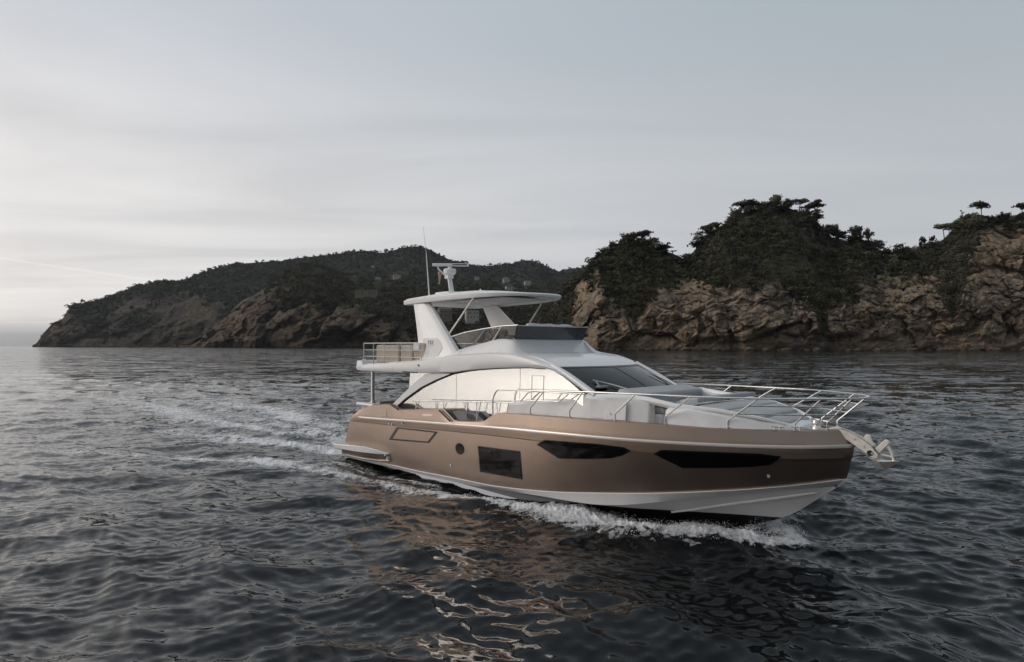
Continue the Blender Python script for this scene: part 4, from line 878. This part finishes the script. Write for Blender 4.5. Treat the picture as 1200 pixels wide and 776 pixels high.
class Land:
    """a coast strip : az given as photo column of its bearing, from the shore (v=0) over the ridge (v=1) and down behind it"""
    def __init__(s, name, sil, Db, Dr, prof, rockline, amp, nsc, px0, px1, npx, nv, mat, label, seed=0, vsoft=30., vamp=.8):
        s.sil, s.Db, s.Dr, s.prof, s.rl = sil, Db, Dr, prof, rockline
        pxs = np.linspace(px0, px1, npx); vs = np.concatenate([np.linspace(-.03, 1, nv), 1 + np.linspace(0, 1, 14)[1:] ** 1.5 * .8])
        PX, Vv = np.meshgrid(pxs, vs, indexing='ij'); PX = PX.ravel(); Vv = Vv.ravel()
        D, z, rk = s.surf(PX, Vv); X = (PX - 600) / F * D
        ns = nsc; 
        r = ridged(X / ns * .9 + seed, D / ns * .6, z / ns * .45 + seed, 5) ; r2 = fbm(X / ns * 3.1, D / ns * 3, z / ns * 3.6 + seed, 4)
        st_ = fbm(X / ns * 2 + z / ns * 3.0, D / ns, z / ns * 7 - X / ns * 2.4 + seed, 3)      # dipping beds
        big = fbm(X / ns * .30 + seed, D * 0 + 3, z * 0 + seed, 2)
        fade = smooth(0, .12, Vv) * 1.0
        end = smooth(0, .04, (PX - px0) / (px1 - px0)) if seed else 1
        wx = X + ns * .10 * fbm(X / ns, D / ns, z / ns * 1.3, 3); wz = z + ns * .10 * fbm(X / ns + 40, D / ns, z / ns * 1.3, 3); dip = wz * .9 - wx * .35; aln = wx * .9 + wz * .35
        for sc_, am_ in ((1.1, .95), (.45, .42), (.2, .16)):
            q1, q2, ci, tl = worley(aln / (ns * sc_ * 1.25) + seed, D / (ns * sc_ * 2), dip / (ns * sc_ * .75))
            D = D - amp * am_ * rk * fade * (np.clip((q2 - q1) * 5.0, 0, 1) * .34 + ci * .45 + tl * 1.5)
        D = D - amp * .45 * ((r - .3) * 1.2 + big * 2.2) * (.25 + .75 * rk) * (1 - .45 * smooth(.7, 1, Vv)) - amp * .22 * r2 * rk - amp * .25 * st_ * rk
        z = z + amp * .35 * r2 * fade * smooth(1.3, .6, Vv) * (1 - .7 * smooth(.8, 1, Vv))
        X = (PX - 600) / F * D
        s.V = np.stack([X, D, z], 1).reshape(npx, len(vs), 3); s.pxs = pxs; s.vs = vs
        a = np.arange(npx - 1)[:, None] * len(vs) + np.arange(len(vs) - 1)[None]; a = a.ravel(); Fq = np.stack([a, a + 1, a + len(vs) + 1, a + len(vs)], 1)[:, ::-1]
        me = npmesh(name, s.V.reshape(-1, 3), Fq, mat)
        y = YH - F * (z - HC) / D; line_ = lerp_pts(rockline, PX)
        gul = ridged(X / ns * .5 + seed, z * 0, z / ns * .12, 3)
        veg = .5 + (line_ - y) / vsoft + vamp * fbm(X / ns * 1.2, D / ns, z / ns * 1.5, 4) + vamp * .8 * fbm(X / ns * .35 + 3, D / ns * .3, z / ns * .45, 2) - .35 * np.clip(r2, 0, 1) - .45 * (gul - .3)
        veg = np.where(Vv > 1.0, 1, np.clip(veg, 0, 1)); s.veg = veg.reshape(npx, len(vs))
        at = me.attributes.new('veg', 'FLOAT', 'POINT'); at.data.foreach_set('value', veg.astype(np.float32))
        o = bpy.data.objects.new(name, me); COL.objects.link(o); tag(o, label, 'hill', kind='structure'); s.o = o
    def surf(s, PX, Vv):
        sy = lerp_pts(s.sil, PX); db = lerp_pts(s.Db, PX); dr = lerp_pts(s.Dr, PX)
        zr = HC + (YH - sy) / F * dr; v = np.clip(Vv, 0, 1)
        # angular height rises with v so the ridge is the visible skyline
        g_ = np.interp(v, [p[0] for p in s.prof], [p[1] for p in s.prof]); h_ = np.interp(v, [p[0] for p in s.prof], [p[2] for p in s.prof])
        D = db + (dr - db) * g_; yy = h_ * (YH - sy) ; z = HC + yy / F * D - HC * (1 - smooth(0, .1, v))
        z = np.where(Vv < 0, -6 * (-Vv / .03), z)
        b_ = np.clip(Vv - 1, 0, 1); D = D + b_ * (dr - db) * .8; z = z - b_ * zr * .6
        rk = smooth(10, -14, lerp_pts(s.rl, PX) - (YH - F * (z - HC) / D))
        return D, z, rk
    def at(s, px, v):
        i = int(np.clip((px - s.pxs[0]) / (s.pxs[-1] - s.pxs[0]) * (len(s.pxs) - 1), 0, len(s.pxs) - 1)); j = int(np.argmin(abs(s.vs - v))); return Vector(s.V[i, j])
# clump foliage ------------------------------------------------------
def clump(nf, rx, rz, size, rng, flat=0, lobes=5):
    """many small leaf-spray faces through a lobed volume ; returns V (4nf,3)"""
    cs = rng.normal(size=(lobes, 3)) * np.array([rx * .42, rx * .42, rz * .38]); rs = .45 + .35 * rng.random(lobes)
    k = rng.integers(0, lobes, nf); d = rng.normal(size=(nf, 3)); d /= np.linalg.norm(d, axis=1)[:, None]; rad = rng.random(nf) ** .4
    p = cs[k] + d * rad[:, None] * rs[k][:, None] * np.array([rx, rx, rz])
    if flat: p[:, 2] = np.where(p[:, 2] < -flat * rz, -flat * rz + (p[:, 2] + flat * rz) * .25, p[:, 2])
    a = d + rng.normal(size=(nf, 3)) * .7; a /= np.linalg.norm(a, axis=1)[:, None]; u = np.cross(a, rng.normal(size=(nf, 3))); u /= np.linalg.norm(u, axis=1)[:, None]; w_ = np.cross(a, u)
    sz = size * (.6 + .8 * rng.random(nf))[:, None]
    return np.stack([p - u * sz - w_ * sz * .6, p + u * sz * .9 - w_ * sz * .5, p + u * sz * .7 + w_ * sz * .7, p - u * sz * .8 + w_ * sz * .5], 1).reshape(-1, 3)
def leafmat(name, a, b, sc, vr=0.0):
    m = MT(name); pos = m.n('ShaderNodeNewGeometry').outputs['Position']
    oi = m.n('ShaderNodeObjectInfo'); c = m.mix(m.ramp(m.noise(sc, 4, pos), [(.35, 0.0), (.65, 1.0)]), a, b)
    c = m.mix(m.mth('MULTIPLY', oi.outputs['Random'], .5), c, (b[0] * 1.35, b[1] * 1.25, b[2] * 1.1)); hs = m.n('ShaderNodeHueSaturation'); m.L(c, hs.inputs['Color']); m.L(m.mth('MULTIPLY', m.mth('MULTIPLY_ADD', oi.outputs['Random'], vr, 1 - vr * .45), m.ramp(m.noise(sc * 3.2, 2, pos), [(.35, .55), (.68, 1.6)])), hs.inputs['Value']); m.L(hs.outputs[0], m.b.inputs['Base Color'])
    m.b.inputs['Roughness'].default_value = .9; m.b.inputs['Specular IOR Level'].default_value = .15; return m.m
ML = leafmat('pine_foliage', (.018, .023, .016), (.090, .088, .060), .06, 1.1)
ML2 = leafmat('scrub_foliage', (.022, .027, .018), (.085, .080, .052), .035)
MLF = leafmat('far_foliage', (.026, .031, .025), (.056, .058, .045), .012)
MB = simple('bark', (.10, .075, .055), .9, 0, 0, .2, .5)
def scatter(name, label, land, n, vr, rx, nf, size, mat, seed, thr=.5, pxr=None, skip=None):
    rng = np.random.default_rng(seed); T = [clump(nf, 1.0, .8, size, rng) for _ in range(7)]; out = []
    px0, px1 = pxr or (land.pxs[0], land.pxs[-1]); cnt = 0; tries = 0
    while cnt < n and tries < n * 12:
        tries += 1; px = px0 + (px1 - px0) * rng.random(); v = vr[0] + (vr[1] - vr[0]) * rng.random()
        i = int((px - land.pxs[0]) / (land.pxs[-1] - land.pxs[0]) * (len(land.pxs) - 1)); j = int(np.argmin(abs(land.vs - v)))
        if land.veg[i, j] < thr + .12 * rng.normal(): continue
        p = land.V[i, j]; hx = 600 + F * p[0] / p[1]; hy_ = YH - F * (p[2] - HC) / p[1]
        if land is C and 893 < hx < 945 and 296 < hy_ < 326 and rng.random() < .82: continue
        if land is not C and any(abs(hx - h[0]) < h[2] * .5 + 3 and -h[3] * .4 < hy_ - h[1] < h[3] * .5 + 5 for h in HL): continue
        r = rx * (.45 + 1.0 * rng.random() ** 1.7); a = rng.random() * 6.28; t = T[rng.integers(7)]
        ca, sa = math.cos(a), math.sin(a); q = t * r; q = np.stack([q[:, 0] * ca - q[:, 1] * sa, q[:, 0] * sa + q[:, 1] * ca, q[:, 2] * (.7 + .7 * rng.random())], 1); out.append(q + p + np.array([0, 0, r * .35])); cnt += 1
    V = np.concatenate(out); o = bpy.data.objects.new(name, npmesh(name, V, np.arange(len(V)).reshape(-1, 4), mat, False)); COL.objects.link(o); tag(o, label, 'scrub', kind='stuff'); return o

MR1 = rockmat('near_cliff_rock', (.090, .076, .062), (.29, .235, .182), (.034, .040, .026), (.085, .080, .050), .05, .55)
MR2 = rockmat('far_cliff_rock', (.045, .040, .034), (.15, .12, .095), (.022, .026, .018), (.050, .050, .034), .030, .8)
MR3 = rockmat('far_headland_rock', (.035, .034, .032), (.10, .086, .072), (.022, .026, .021), (.042, .045, .036), .014, .8)

silA = [(38, 407), (42, 404), (47, 396), (52, 389), (62, 378), (73, 374), (80, 362), (92, 357), (110, 353), (120, 351), (140, 343), (155, 337), (170, 333), (185, 330), (215, 329), (232, 321), (250, 315), (275, 309), (300, 308), (330, 306), (355, 302), (375, 300), (400, 297), (415, 295), (430, 294), (450, 297), (470, 291), (482, 289), (492, 289), (505, 293), (515, 299), (530, 306), (545, 308), (560, 312), (580, 311), (600, 309), (612, 305.5), (622, 305), (632, 308), (645, 314), (655, 318), (672, 314), (700, 318), (760, 330), (900, 350), (1000, 360)]
silB = [(205, 407), (225, 401), (240, 392), (262, 372), (285, 352), (305, 342), (325, 325), (345, 313), (360, 308), (375, 310), (395, 318), (420, 326), (450, 328), (480, 332), (510, 330), (540, 332), (570, 330), (600, 334), (640, 334), (690, 338), (760, 345), (900, 360)]
silM = [(330, 407), (360, 402), (400, 398), (430, 392), (455, 372), (480, 366), (510, 358), (540, 362), (570, 352), (600, 345), (640, 340), (660, 330), (690, 325), (760, 330), (850, 340)]
silC = [(560, 402), (590, 398), (610, 390), (625, 380), (640, 362), (652, 345), (660, 335), (672, 327), (682, 318), (692, 306), (703, 298), (718, 289), (735, 279), (750, 282), (770, 291), (785, 296), (800, 303), (812, 296), (822, 283), (835, 270), (850, 262), (860, 252), (880, 246), (905, 242), (925, 244), (945, 250), (960, 262), (975, 278), (992, 282), (1010, 280), (1030, 292), (1045, 298), (1060, 295), (1085, 290), (1100, 286), (1115, 270), (1130, 262), (1145, 256), (1165, 256), (1185, 258), (1200, 255), (1240, 246), (1300, 240), (1400, 262), (1480, 290), (1560, 330), (1650, 400)]
A = Land('far_headland', silA, [(38, 2500), (300, 2300), (600, 2300), (1000, 2200)], [(38, 2560), (110, 2800), (300, 3100), (600, 3400), (1000, 3400)], [(0, 0, 0), (.25, .10, .30), (.5, .3, .62), (.8, .7, .9), (1, 1, 1)], [(40, 375), (140, 372), (200, 368), (300, 385), (400, 404), (1000, 412)], 55, 260, 38, 1000, 520, 110, MR3, 'far dark headland sloping down to the sea on the left, behind the other hills', seed=3, vsoft=60., vamp=1.1)
B = Land('rocky_promontory', silB, [(205, 1560), (300, 1400), (480, 1250), (900, 1100)], [(205, 1600), (300, 1650), (400, 1800), (600, 1900), (900, 1800)], [(0, 0, 0), (.2, .06, .25), (.45, .2, .55), (.75, .6, .84), (1, 1, 1)], [(205, 360), (300, 350), (360, 336), (420, 362), (480, 378), (900, 395)], 42, 120, 205, 900, 620, 130, MR2, 'brown rocky promontory overgrown with scrub in the middle distance', seed=8, vsoft=60., vamp=1.1)
C = Land('near_cliff', silC, [(560, 900), (640, 720), (700, 600), (900, 560), (1200, 540), (1650, 640)], [(560, 960), (640, 800), (700, 700), (900, 700), (1200, 690), (1650, 720)], [(0, 0, 0), (.12, .03, .14), (.35, .12, .38), (.55, .3, .55), (.8, .65, .82), (1, 1, 1)], [(560, 380), (640, 392), (666, 384), (673, 345), (680, 324), (702, 320), (711, 352), (725, 366), (745, 384), (760, 362), (775, 352), (800, 345), (850, 348), (885, 350), (900, 332), (940, 338), (955, 360), (965, 388), (975, 350), (1000, 342), (1040, 325), (1090, 318), (1105, 345), (1117, 372), (1128, 340), (1138, 300), (1150, 272), (1165, 262), (1180, 262), (1200, 272), (1300, 300), (1650, 350)], 13, 36, 560, 1650, 1250, 210, MR1, 'near steep cliff of brown rock with a wooded top on the right', seed=5)
MW = simple('pale_render', (.40, .375, .345), .9, 0, 0, .08, .1); MW2 = simple('ochre_render', (.20, .165, .125), .9, 0, 0, .1, .1); MRF = simple('clay_roof', (.16, .115, .09), .9, 0, 0, .2, .2)
HL = [(373, 315, 4.5, 3, A, 'small pale house high on the hill nearest the left', MW), (414.5, 324.5, 5.5, 2.6, A, 'low pale house left of a pair on the middle hill', MW, True), (437, 312, 3.5, 2, A, 'tiny pale house up near the ridge', MW), (443, 326, 5.5, 2.8, A, 'pale house between two others on the middle hill', MW), (442, 333.5, 4.5, 2.8, A, 'small pale house below the row of three', MW),
          (455, 332, 5.5, 4, A, 'squarer pale house right of the small one below the row', MW), (465, 323.5, 8.5, 3.4, A, 'widest pale house at the right end of the row', MW), (559, 326, 5, 4, A, 'white house above the left half of the hardtop', MW), (593, 328, 7, 6, A, 'pale house above the right half of the hardtop', MW), (597, 338, 9, 4.5, B, 'low pale house just above the edge of the hardtop', MW, True),
          (618, 331, 7, 4.5, A, 'dim pale house farthest right on the wooded slope', MW), (540, 322, 4, 2.4, A, 'faint low house left of the white one above the hardtop', MW2, True), (429, 343.5, 24, 6.5, B, 'long low stone building on the promontory', MW2, True, .15, 4),
          (521, 366, 15, 14, B, 'tall ochre house seen under the hardtop beside the arch leg', MW2, False, .35, 3), (516, 371, 10, 9, B, 'lower annex in front of the tall ochre house', MW2, True, .2, 2), (553, 369.5, 15, 12, B, 'square grey stone house seen under the middle of the hardtop', MW, True, .25, 4)]
# scrub and woods too dense to count
scatter('far_woodland', 'dark woods covering the far headland behind everything', A, 12000, (.08, 1.0), 8.0, 24, .30, MLF, 1, .42)
scatter('promontory_scrub', 'dark scrub and low trees over the brown rocky promontory', B, 8000, (.06, 1.0), 5.0, 34, .27, ML2, 2, .50)
scatter('cliff_scrub', 'dense dark shrubs filling the slope above the near brown cliff', C, 3600, (.15, .97), 3.2, 70, .20, ML2, 4, .48, (600, 1400))
scatter('cliff_tufts', 'small bushes clinging to ledges of the near brown cliff', C, 3200, (.10, .75), 2.3, 46, .22, ML2, 6, .17, (600, 1400))
scatter('cliff_wood', 'dark closed wood along the top of the near cliff behind its single trees', C, 260, (.74, .97), 3.6, 110, .19, ML, 9, .3, (655, 1400))

# single trees ---------------------------------------------------------
tr = np.random.default_rng(21)
def tree_mesh(kind, k):
    if kind == 'umbrella':      # unit: crown width 1, height 1 (trunk base at z=0, top at z=1)
        V = []; n_ = 3
        for i in range(8): c = clump(170, .27, .11, .034, tr, .35, 4); c += np.array([tr.normal() * .17, tr.normal() * .17, .84 + tr.normal() * .03]); V.append(c)
        V.append(clump(110, .2, .07, .03, tr, .3, 3) + np.array([.16, -.1, .66])); V = np.concatenate(V)
        g = G(); g.tube([(0, 0, -.3), (.02, 0, .3), (-.03, .01, .62)], [.035, .028, .020], 6)
        for a in range(6): g.tube([(-.03, .01, .60), (.12 * math.cos(a * 1.05), .12 * math.sin(a * 1.05), .74), (.28 * math.cos(a * 1.05), .28 * math.sin(a * 1.05), .85)], [.014, .010, .006], 5)
    elif kind == 'round':
        V = []
        for i in range(8): c = clump(120, .27, .2, .038, tr, 0, 4); c += np.array([tr.normal() * .17, tr.normal() * .17, .62 + tr.normal() * .15]); V.append(c)
        V = np.concatenate(V); g = G(); g.tube([(0, 0, -.3), (.01, 0, .25), (0, .0, .6)], [.04, .03, .015], 6)
        for a in range(5): g.tube([(0, 0, .35), (.2 * math.cos(a * 1.3), .2 * math.sin(a * 1.3), .62)], [.015, .006], 5)
    elif kind == 'cypress':
        V = []
        for i in range(7): t = i / 6; c = clump(80, .34 * (1 - .75 * t) + .05, .13, .04, tr, 0, 3); c[:, 2] += .18 + .75 * t; V.append(c)
        V = np.concatenate(V); g = G(); g.tube([(0, 0, -.2), (0, 0, .5)], [.05, .03], 6)
    else:                        # open, leaning, layered
        V = []
        for i in range(7): z_ = .45 + .5 * i / 6; c = clump(90, .20, .06, .026, tr, .3, 3); a = i * 2.4; c += np.array([.24 * math.cos(a), .24 * math.sin(a), z_]); V.append(c)
        V = np.concatenate(V); g = G(); g.tube([(0, 0, -.3), (.05, 0, .4), (.0, .02, .9)], [.03, .022, .010], 6)
        for i in range(7): a = i * 2.4; z_ = .45 + .5 * i / 6; g.tube([(0.03, 0, z_ - .12), (.24 * math.cos(a), .24 * math.sin(a), z_)], [.010, .005], 5)
    V[:, 2] = V[:, 2] / np.percentile(V[:, 2], 99.7)
    me = bpy.data.meshes.new('trunk'); me.from_pydata(g.v, [], g.f); me.materials.append(MB)
    return npmesh('crown', V, np.arange(len(V)).reshape(-1, 4), ML, False), me
LIB = {k: [tree_mesh(k, i) for i in range(4)] for k in ('umbrella', 'round', 'cypress', 'open')}
NM = {'umbrella': 'umbrella_pine', 'round': 'round_tree', 'cypress': 'cypress_tree', 'open': 'layered_pine'}
def add_tree(px, ytop, wpx, kind, label, group, v=.93, h=None, land=None):
    land = land or C; b = land.at(px, v); D_ = b.y; top = HC + (YH - ytop) / F * D_
    H_ = max(top - b.z, wpx / F * D_ * (.75 if kind != 'cypress' else 2.2))
    if h: H_ = h
    base = Vector(((px - 600) / F * D_, D_, top - H_)); W_ = wpx / F * D_
    o = empty(NM[kind], base, tr.random() * 6.28); cm, tm = LIB[kind][tr.integers(4)]
    for nme, me in (('crown', cm), ('trunk', tm)):
        q = bpy.data.objects.new(nme, me); COL.objects.link(q); q.parent = o; q.scale = (W_, W_, H_) if nme == 'crown' else (W_, W_, H_)
    tag(o, label, 'tree', group); return o
GS = 'trees along the skyline of the near cliff'
sky_trees = [
 (752, 271, 24, 'umbrella', 'flat-topped pine highest on the left knoll of the near cliff'),
 (779, 287, 26, 'umbrella', 'spreading pine at the right edge of the left knoll'),
 (735, 273, 20, 'round', 'round tree just left of the highest pine on the left knoll'),
 (720, 283, 20, 'round', 'round tree on the rising left flank of the left knoll'),
 (704, 291, 18, 'round', 'bushy tree low on the left flank of the left knoll'),
 (690, 301, 15, 'open', 'wispy tree at the foot of the left knoll skyline'),
 (762, 277, 9, 'cypress', 'dark narrow tree between the two pines of the left knoll'),
 (830, 262, 28, 'umbrella', 'arching pine leaning out left below the highest wood'),
 (846, 265, 20, 'round', 'round tree right of the arching pine'),
 (816, 279, 16, 'open', 'thin layered pine left of the arching pine'),
 (873, 236, 30, 'umbrella', 'broad flat pine at the left end of the hilltop wood'),
 (858, 241, 10, 'open', 'small wispy pine sticking out left of the hilltop wood'),
 (893, 236, 22, 'round', 'dense round tree beside the broad flat pine on the hilltop'),
 (910, 229, 20, 'round', 'tallest round tree in the middle of the hilltop wood'),
 (923, 234, 14, 'round', 'small round-topped tree right of the tallest hilltop tree'),
 (937, 232, 22, 'umbrella', 'bare-trunked umbrella pine with a gap of sky beneath its crown'),
 (956, 236, 27, 'umbrella', 'wide umbrella pine at the right end of the hilltop wood'),
 (958, 249, 20, 'open', 'layered pine under the wide umbrella pine'),
 (941, 246, 6, 'cypress', 'thin dark cypress between the umbrella pines'),
 (979, 263, 15, 'round', 'lone round tree in the dip right of the hilltop wood'),
 (1003, 264, 20, 'round', 'large dark tree left of the two on the middle skyline'),
 (1017, 268, 15, 'round', 'dark upright tree right beside the large one on the middle skyline'),
 (1029, 281, 16, 'round', 'lower tree at the right end of the middle skyline group'),
 (1056, 285, 22, 'round', 'round tree standing apart in the right hand saddle'),
 (1082, 277, 15, 'cypress', 'upright tree left of a pair in the right hand saddle'),
 (1093, 276, 14, 'cypress', 'upright tree right of a pair in the right hand saddle'),
 (1106, 262, 18, 'umbrella', 'small flat pine with thin trunk below the right summit'),
 (1120, 258, 22, 'round', 'bushy tree on the left shoulder of the right summit'),
 (1134, 251, 22, 'round', 'bushy tree just under the summit pine on the right'),
 (1150, 236, 21, 'umbrella', 'layered umbrella pine standing up on the right summit'),
 (1173, 248, 11, 'cypress', 'small pointed tree right of the summit pine'),
 (1186, 252, 18, 'round', 'low round tree on the right summit'),
 (1198, 238, 16, 'umbrella', 'small umbrella pine at the right edge of the photo'),
 (1128, 246, 6, 'open', 'bare thin tree on the left shoulder of the right summit'),
]
for px, yt, wd, kd, lb_ in sky_trees: add_tree(px, yt, wd, kd, lb_, GS, .97)
silT = [(655, 334), (672, 324), (682, 313), (690, 303), (700, 296), (712, 287), (722, 281), (735, 272), (745, 270), (760, 275), (772, 284), (786, 290), (797, 303), (806, 296), (815, 277), (830, 262), (848, 260), (858, 250), (872, 240), (890, 236), (910, 231), (930, 238), (955, 242), (966, 256), (975, 266), (992, 272), (1010, 268), (1028, 281), (1042, 292), (1058, 286), (1075, 290), (1090, 279), (1104, 278), (1116, 262), (1132, 252), (1150, 248), (1170, 250), (1200, 246)]
GK = 'bushy trees making up the skyline of the near cliff'
for i in range(64):
    px = 660 + (1198 - 660) * ((i + tr.random()) / 64); sy = float(lerp_pts(silT, px)) + 7 * tr.random() ** 1.5
    add_tree(px, sy, 13 + 13 * tr.random(), 'round' if tr.random() < .8 else 'open', 'bushy dark tree in the ragged canopy along the cliff skyline', GK, .95)
GW = 'trees in the wood on the slope of the near cliff'
for i in range(125):      # the wood below the skyline
    px = 665 + (1195 - 665) * ((i + tr.random()) / 125); sy = float(lerp_pts(silC, px)); rl_ = float(lerp_pts(C.rl, px))
    dy = 4 + (max(rl_ - sy - 22, 5)) * tr.random() ** 1.2; v_ = .95 - .5 * dy / (YH - sy) * 1.6
    if 893 < px < 948 and dy > 40: continue
    if C.veg[int((px - 560) / 1090 * 1249), int(np.argmin(abs(C.vs - max(.4, v_))))] < .4: continue
    add_tree(px, sy + dy - 4, 17 + 15 * tr.random() ** 1.5, 'round' if tr.random() < .72 else 'open', 'dark tree standing in the wood on the slope above the brown cliff', GW, max(.4, v_))
GA_ = 'small trees on the far skyline'
for px, yt, wd in ((404, 295, 4.5), (446, 294, 4), (453, 292, 4), (460, 291, 4), (474, 288, 5), (218, 327, 3.5), (235, 319, 3.5), (173, 330, 3)):
    add_tree(px, yt, wd, 'umbrella', 'tiny tree standing out on the skyline of the far hills', GA_, .99, None, A)
# terraces on the open slope below the hilltop wood
mt = simple('terrace_grass', (.062, .060, .036), .95, 0, 0, .5, .25)
TER = []
for r in range(6):
    pts = []
    for px in np.linspace(899 + 4 * math.sin(r * 2.1), 938 + 5 * math.cos(r * 1.7), 14): p = C.at(px, .66 - .035 * r); pts.append(p)
    g = G(); hh = 1.5
    g.grid([[p + Vector((0, -2.5, -1.5)) for p in pts], [p + Vector((0, -2.6, hh)) for p in pts], [p + Vector((0, 3.5, hh + .2)) for p in pts]])
    o = g.build('terrace', mt, None); tag(o, 'one of the grassy terraces cut in the slope under the hilltop wood', 'terrace', 'grassy terraces on the cliff slope')
# houses on the far slopes --------------------------------------------
def house_(px, yc, wpx, hpx, land, label, mat, flat=False, rot=.3, nwin=3):
    # distance: land surface seen at that pixel
    i = int((px - land.pxs[0]) / (land.pxs[-1] - land.pxs[0]) * (len(land.pxs) - 1)); col = land.V[i]; ang = YH - F * (col[:, 2] - HC) / col[:, 1]; nvv = int((land.vs <= 1).sum())
    j = int(np.argmin(abs(ang[:nvv] - (yc + hpx / 2)))); D_ = col[j, 1] - 6; W_ = wpx / F * D_; H_ = hpx / F * D_; zb_ = HC + (YH - yc - hpx / 2) / F * D_; dp = W_ * .7
    o = empty('house', ((px - 600) / F * D_, D_, zb_), rot); tag(o, label, 'house', 'houses scattered on the distant slopes')
    wh = H_ * (.95 if flat else .72); g = G(); g.box((0, 0, wh / 2 - 6), (W_, dp, wh + 12)); g.build('wall', mat, o)
    g = G()
    if flat: g.box((0, 0, wh + .3), (W_ * 1.02, dp * 1.02, .6))
    else:
        a, b, e = W_ / 2 * 1.06, dp / 2 * 1.08, H_ - wh
        g.add([(-a, -b, wh + .02), (a, -b, wh + .02), (a, b, wh + .02), (-a, b, wh + .02), (-a * .6, 0, wh + e), (a * .6, 0, wh + e)], [(0, 1, 5, 4), (1, 2, 5), (2, 3, 4, 5), (3, 0, 4), (3, 2, 1, 0)])
    g.build('roof', MRF, o, smooth=False)
    for k in range(nwin):
        for fl in range(2 if wh > 6 else 1):
            g = G(); g.box(((k + .5) / nwin * W_ - W_ / 2 + .06 * W_ * math.sin(px + 3 * k + fl), -dp / 2 - .02, wh * (.32 + .40 * fl)), (min(2.2, W_ * .12), .2, min(2.6, wh * .26))); g.build('window', M['gasket'], o, smooth=False)
for a in HL: house_(*a)
# fallen boulders along the foot of the near cliff
bt_m = MR1; bl = []
for k in range(4):
    qv = np.random.default_rng(60 + k); import bmesh
    bm = bmesh.new(); bmesh.ops.create_icosphere(bm, subdivisions=3, radius=1)
    vv_ = np.array([v.co[:] for v in bm.verts]); d_ = 1 + .35 * ridged(vv_[:, 0] * 1.1 + k * 5, vv_[:, 1] * 1.1, vv_[:, 2] * 1.3, 3); 
    for v, d__ in zip(bm.verts, d_): v.co = v.co * float(d__)
    me = bpy.data.meshes.new('boulder'); bm.to_mesh(me); bm.free(); me.materials.append(MR1); bl.append(me)
for k in range(34):
    px = 690 + 505 * (k + tr.random()) / 34; p = C.at(px, .0); r_b = 1.2 + 3.2 * tr.random() ** 2
    o = bpy.data.objects.new('boulder', bl[k % 4]); COL.objects.link(o); o.location = (p.x, p.y - 12 - 7 * tr.random(), .1 * r_b); o.scale = (r_b * 1.3, r_b, r_b * .7); o.rotation_euler = (0, 0, 6 * tr.random())
    tag(o, 'dark boulder lying in the water at the foot of the near cliff', 'boulder', 'boulders along the foot of the near cliff')
# sea air ----------------------------------------------------------------
mh = MT('haze'); mh.t.nodes.remove(mh.b); pv = mh.n('ShaderNodeVolumePrincipled'); pv.inputs['Color'].default_value = (.86, .89, .95, 1); pv.inputs['Density'].default_value = .00002; pv.inputs['Anisotropy'].default_value = .2
mh.L(pv.outputs[0], mh.o.inputs['Volume'])
g = G(); g.box((0, 0, 215), (26000, 26000, 450)); hz_ = g.build('haze', mh.m, None, smooth=False); tag(hz_, 'thin sea haze greying the far hills', 'haze', kind='stuff')
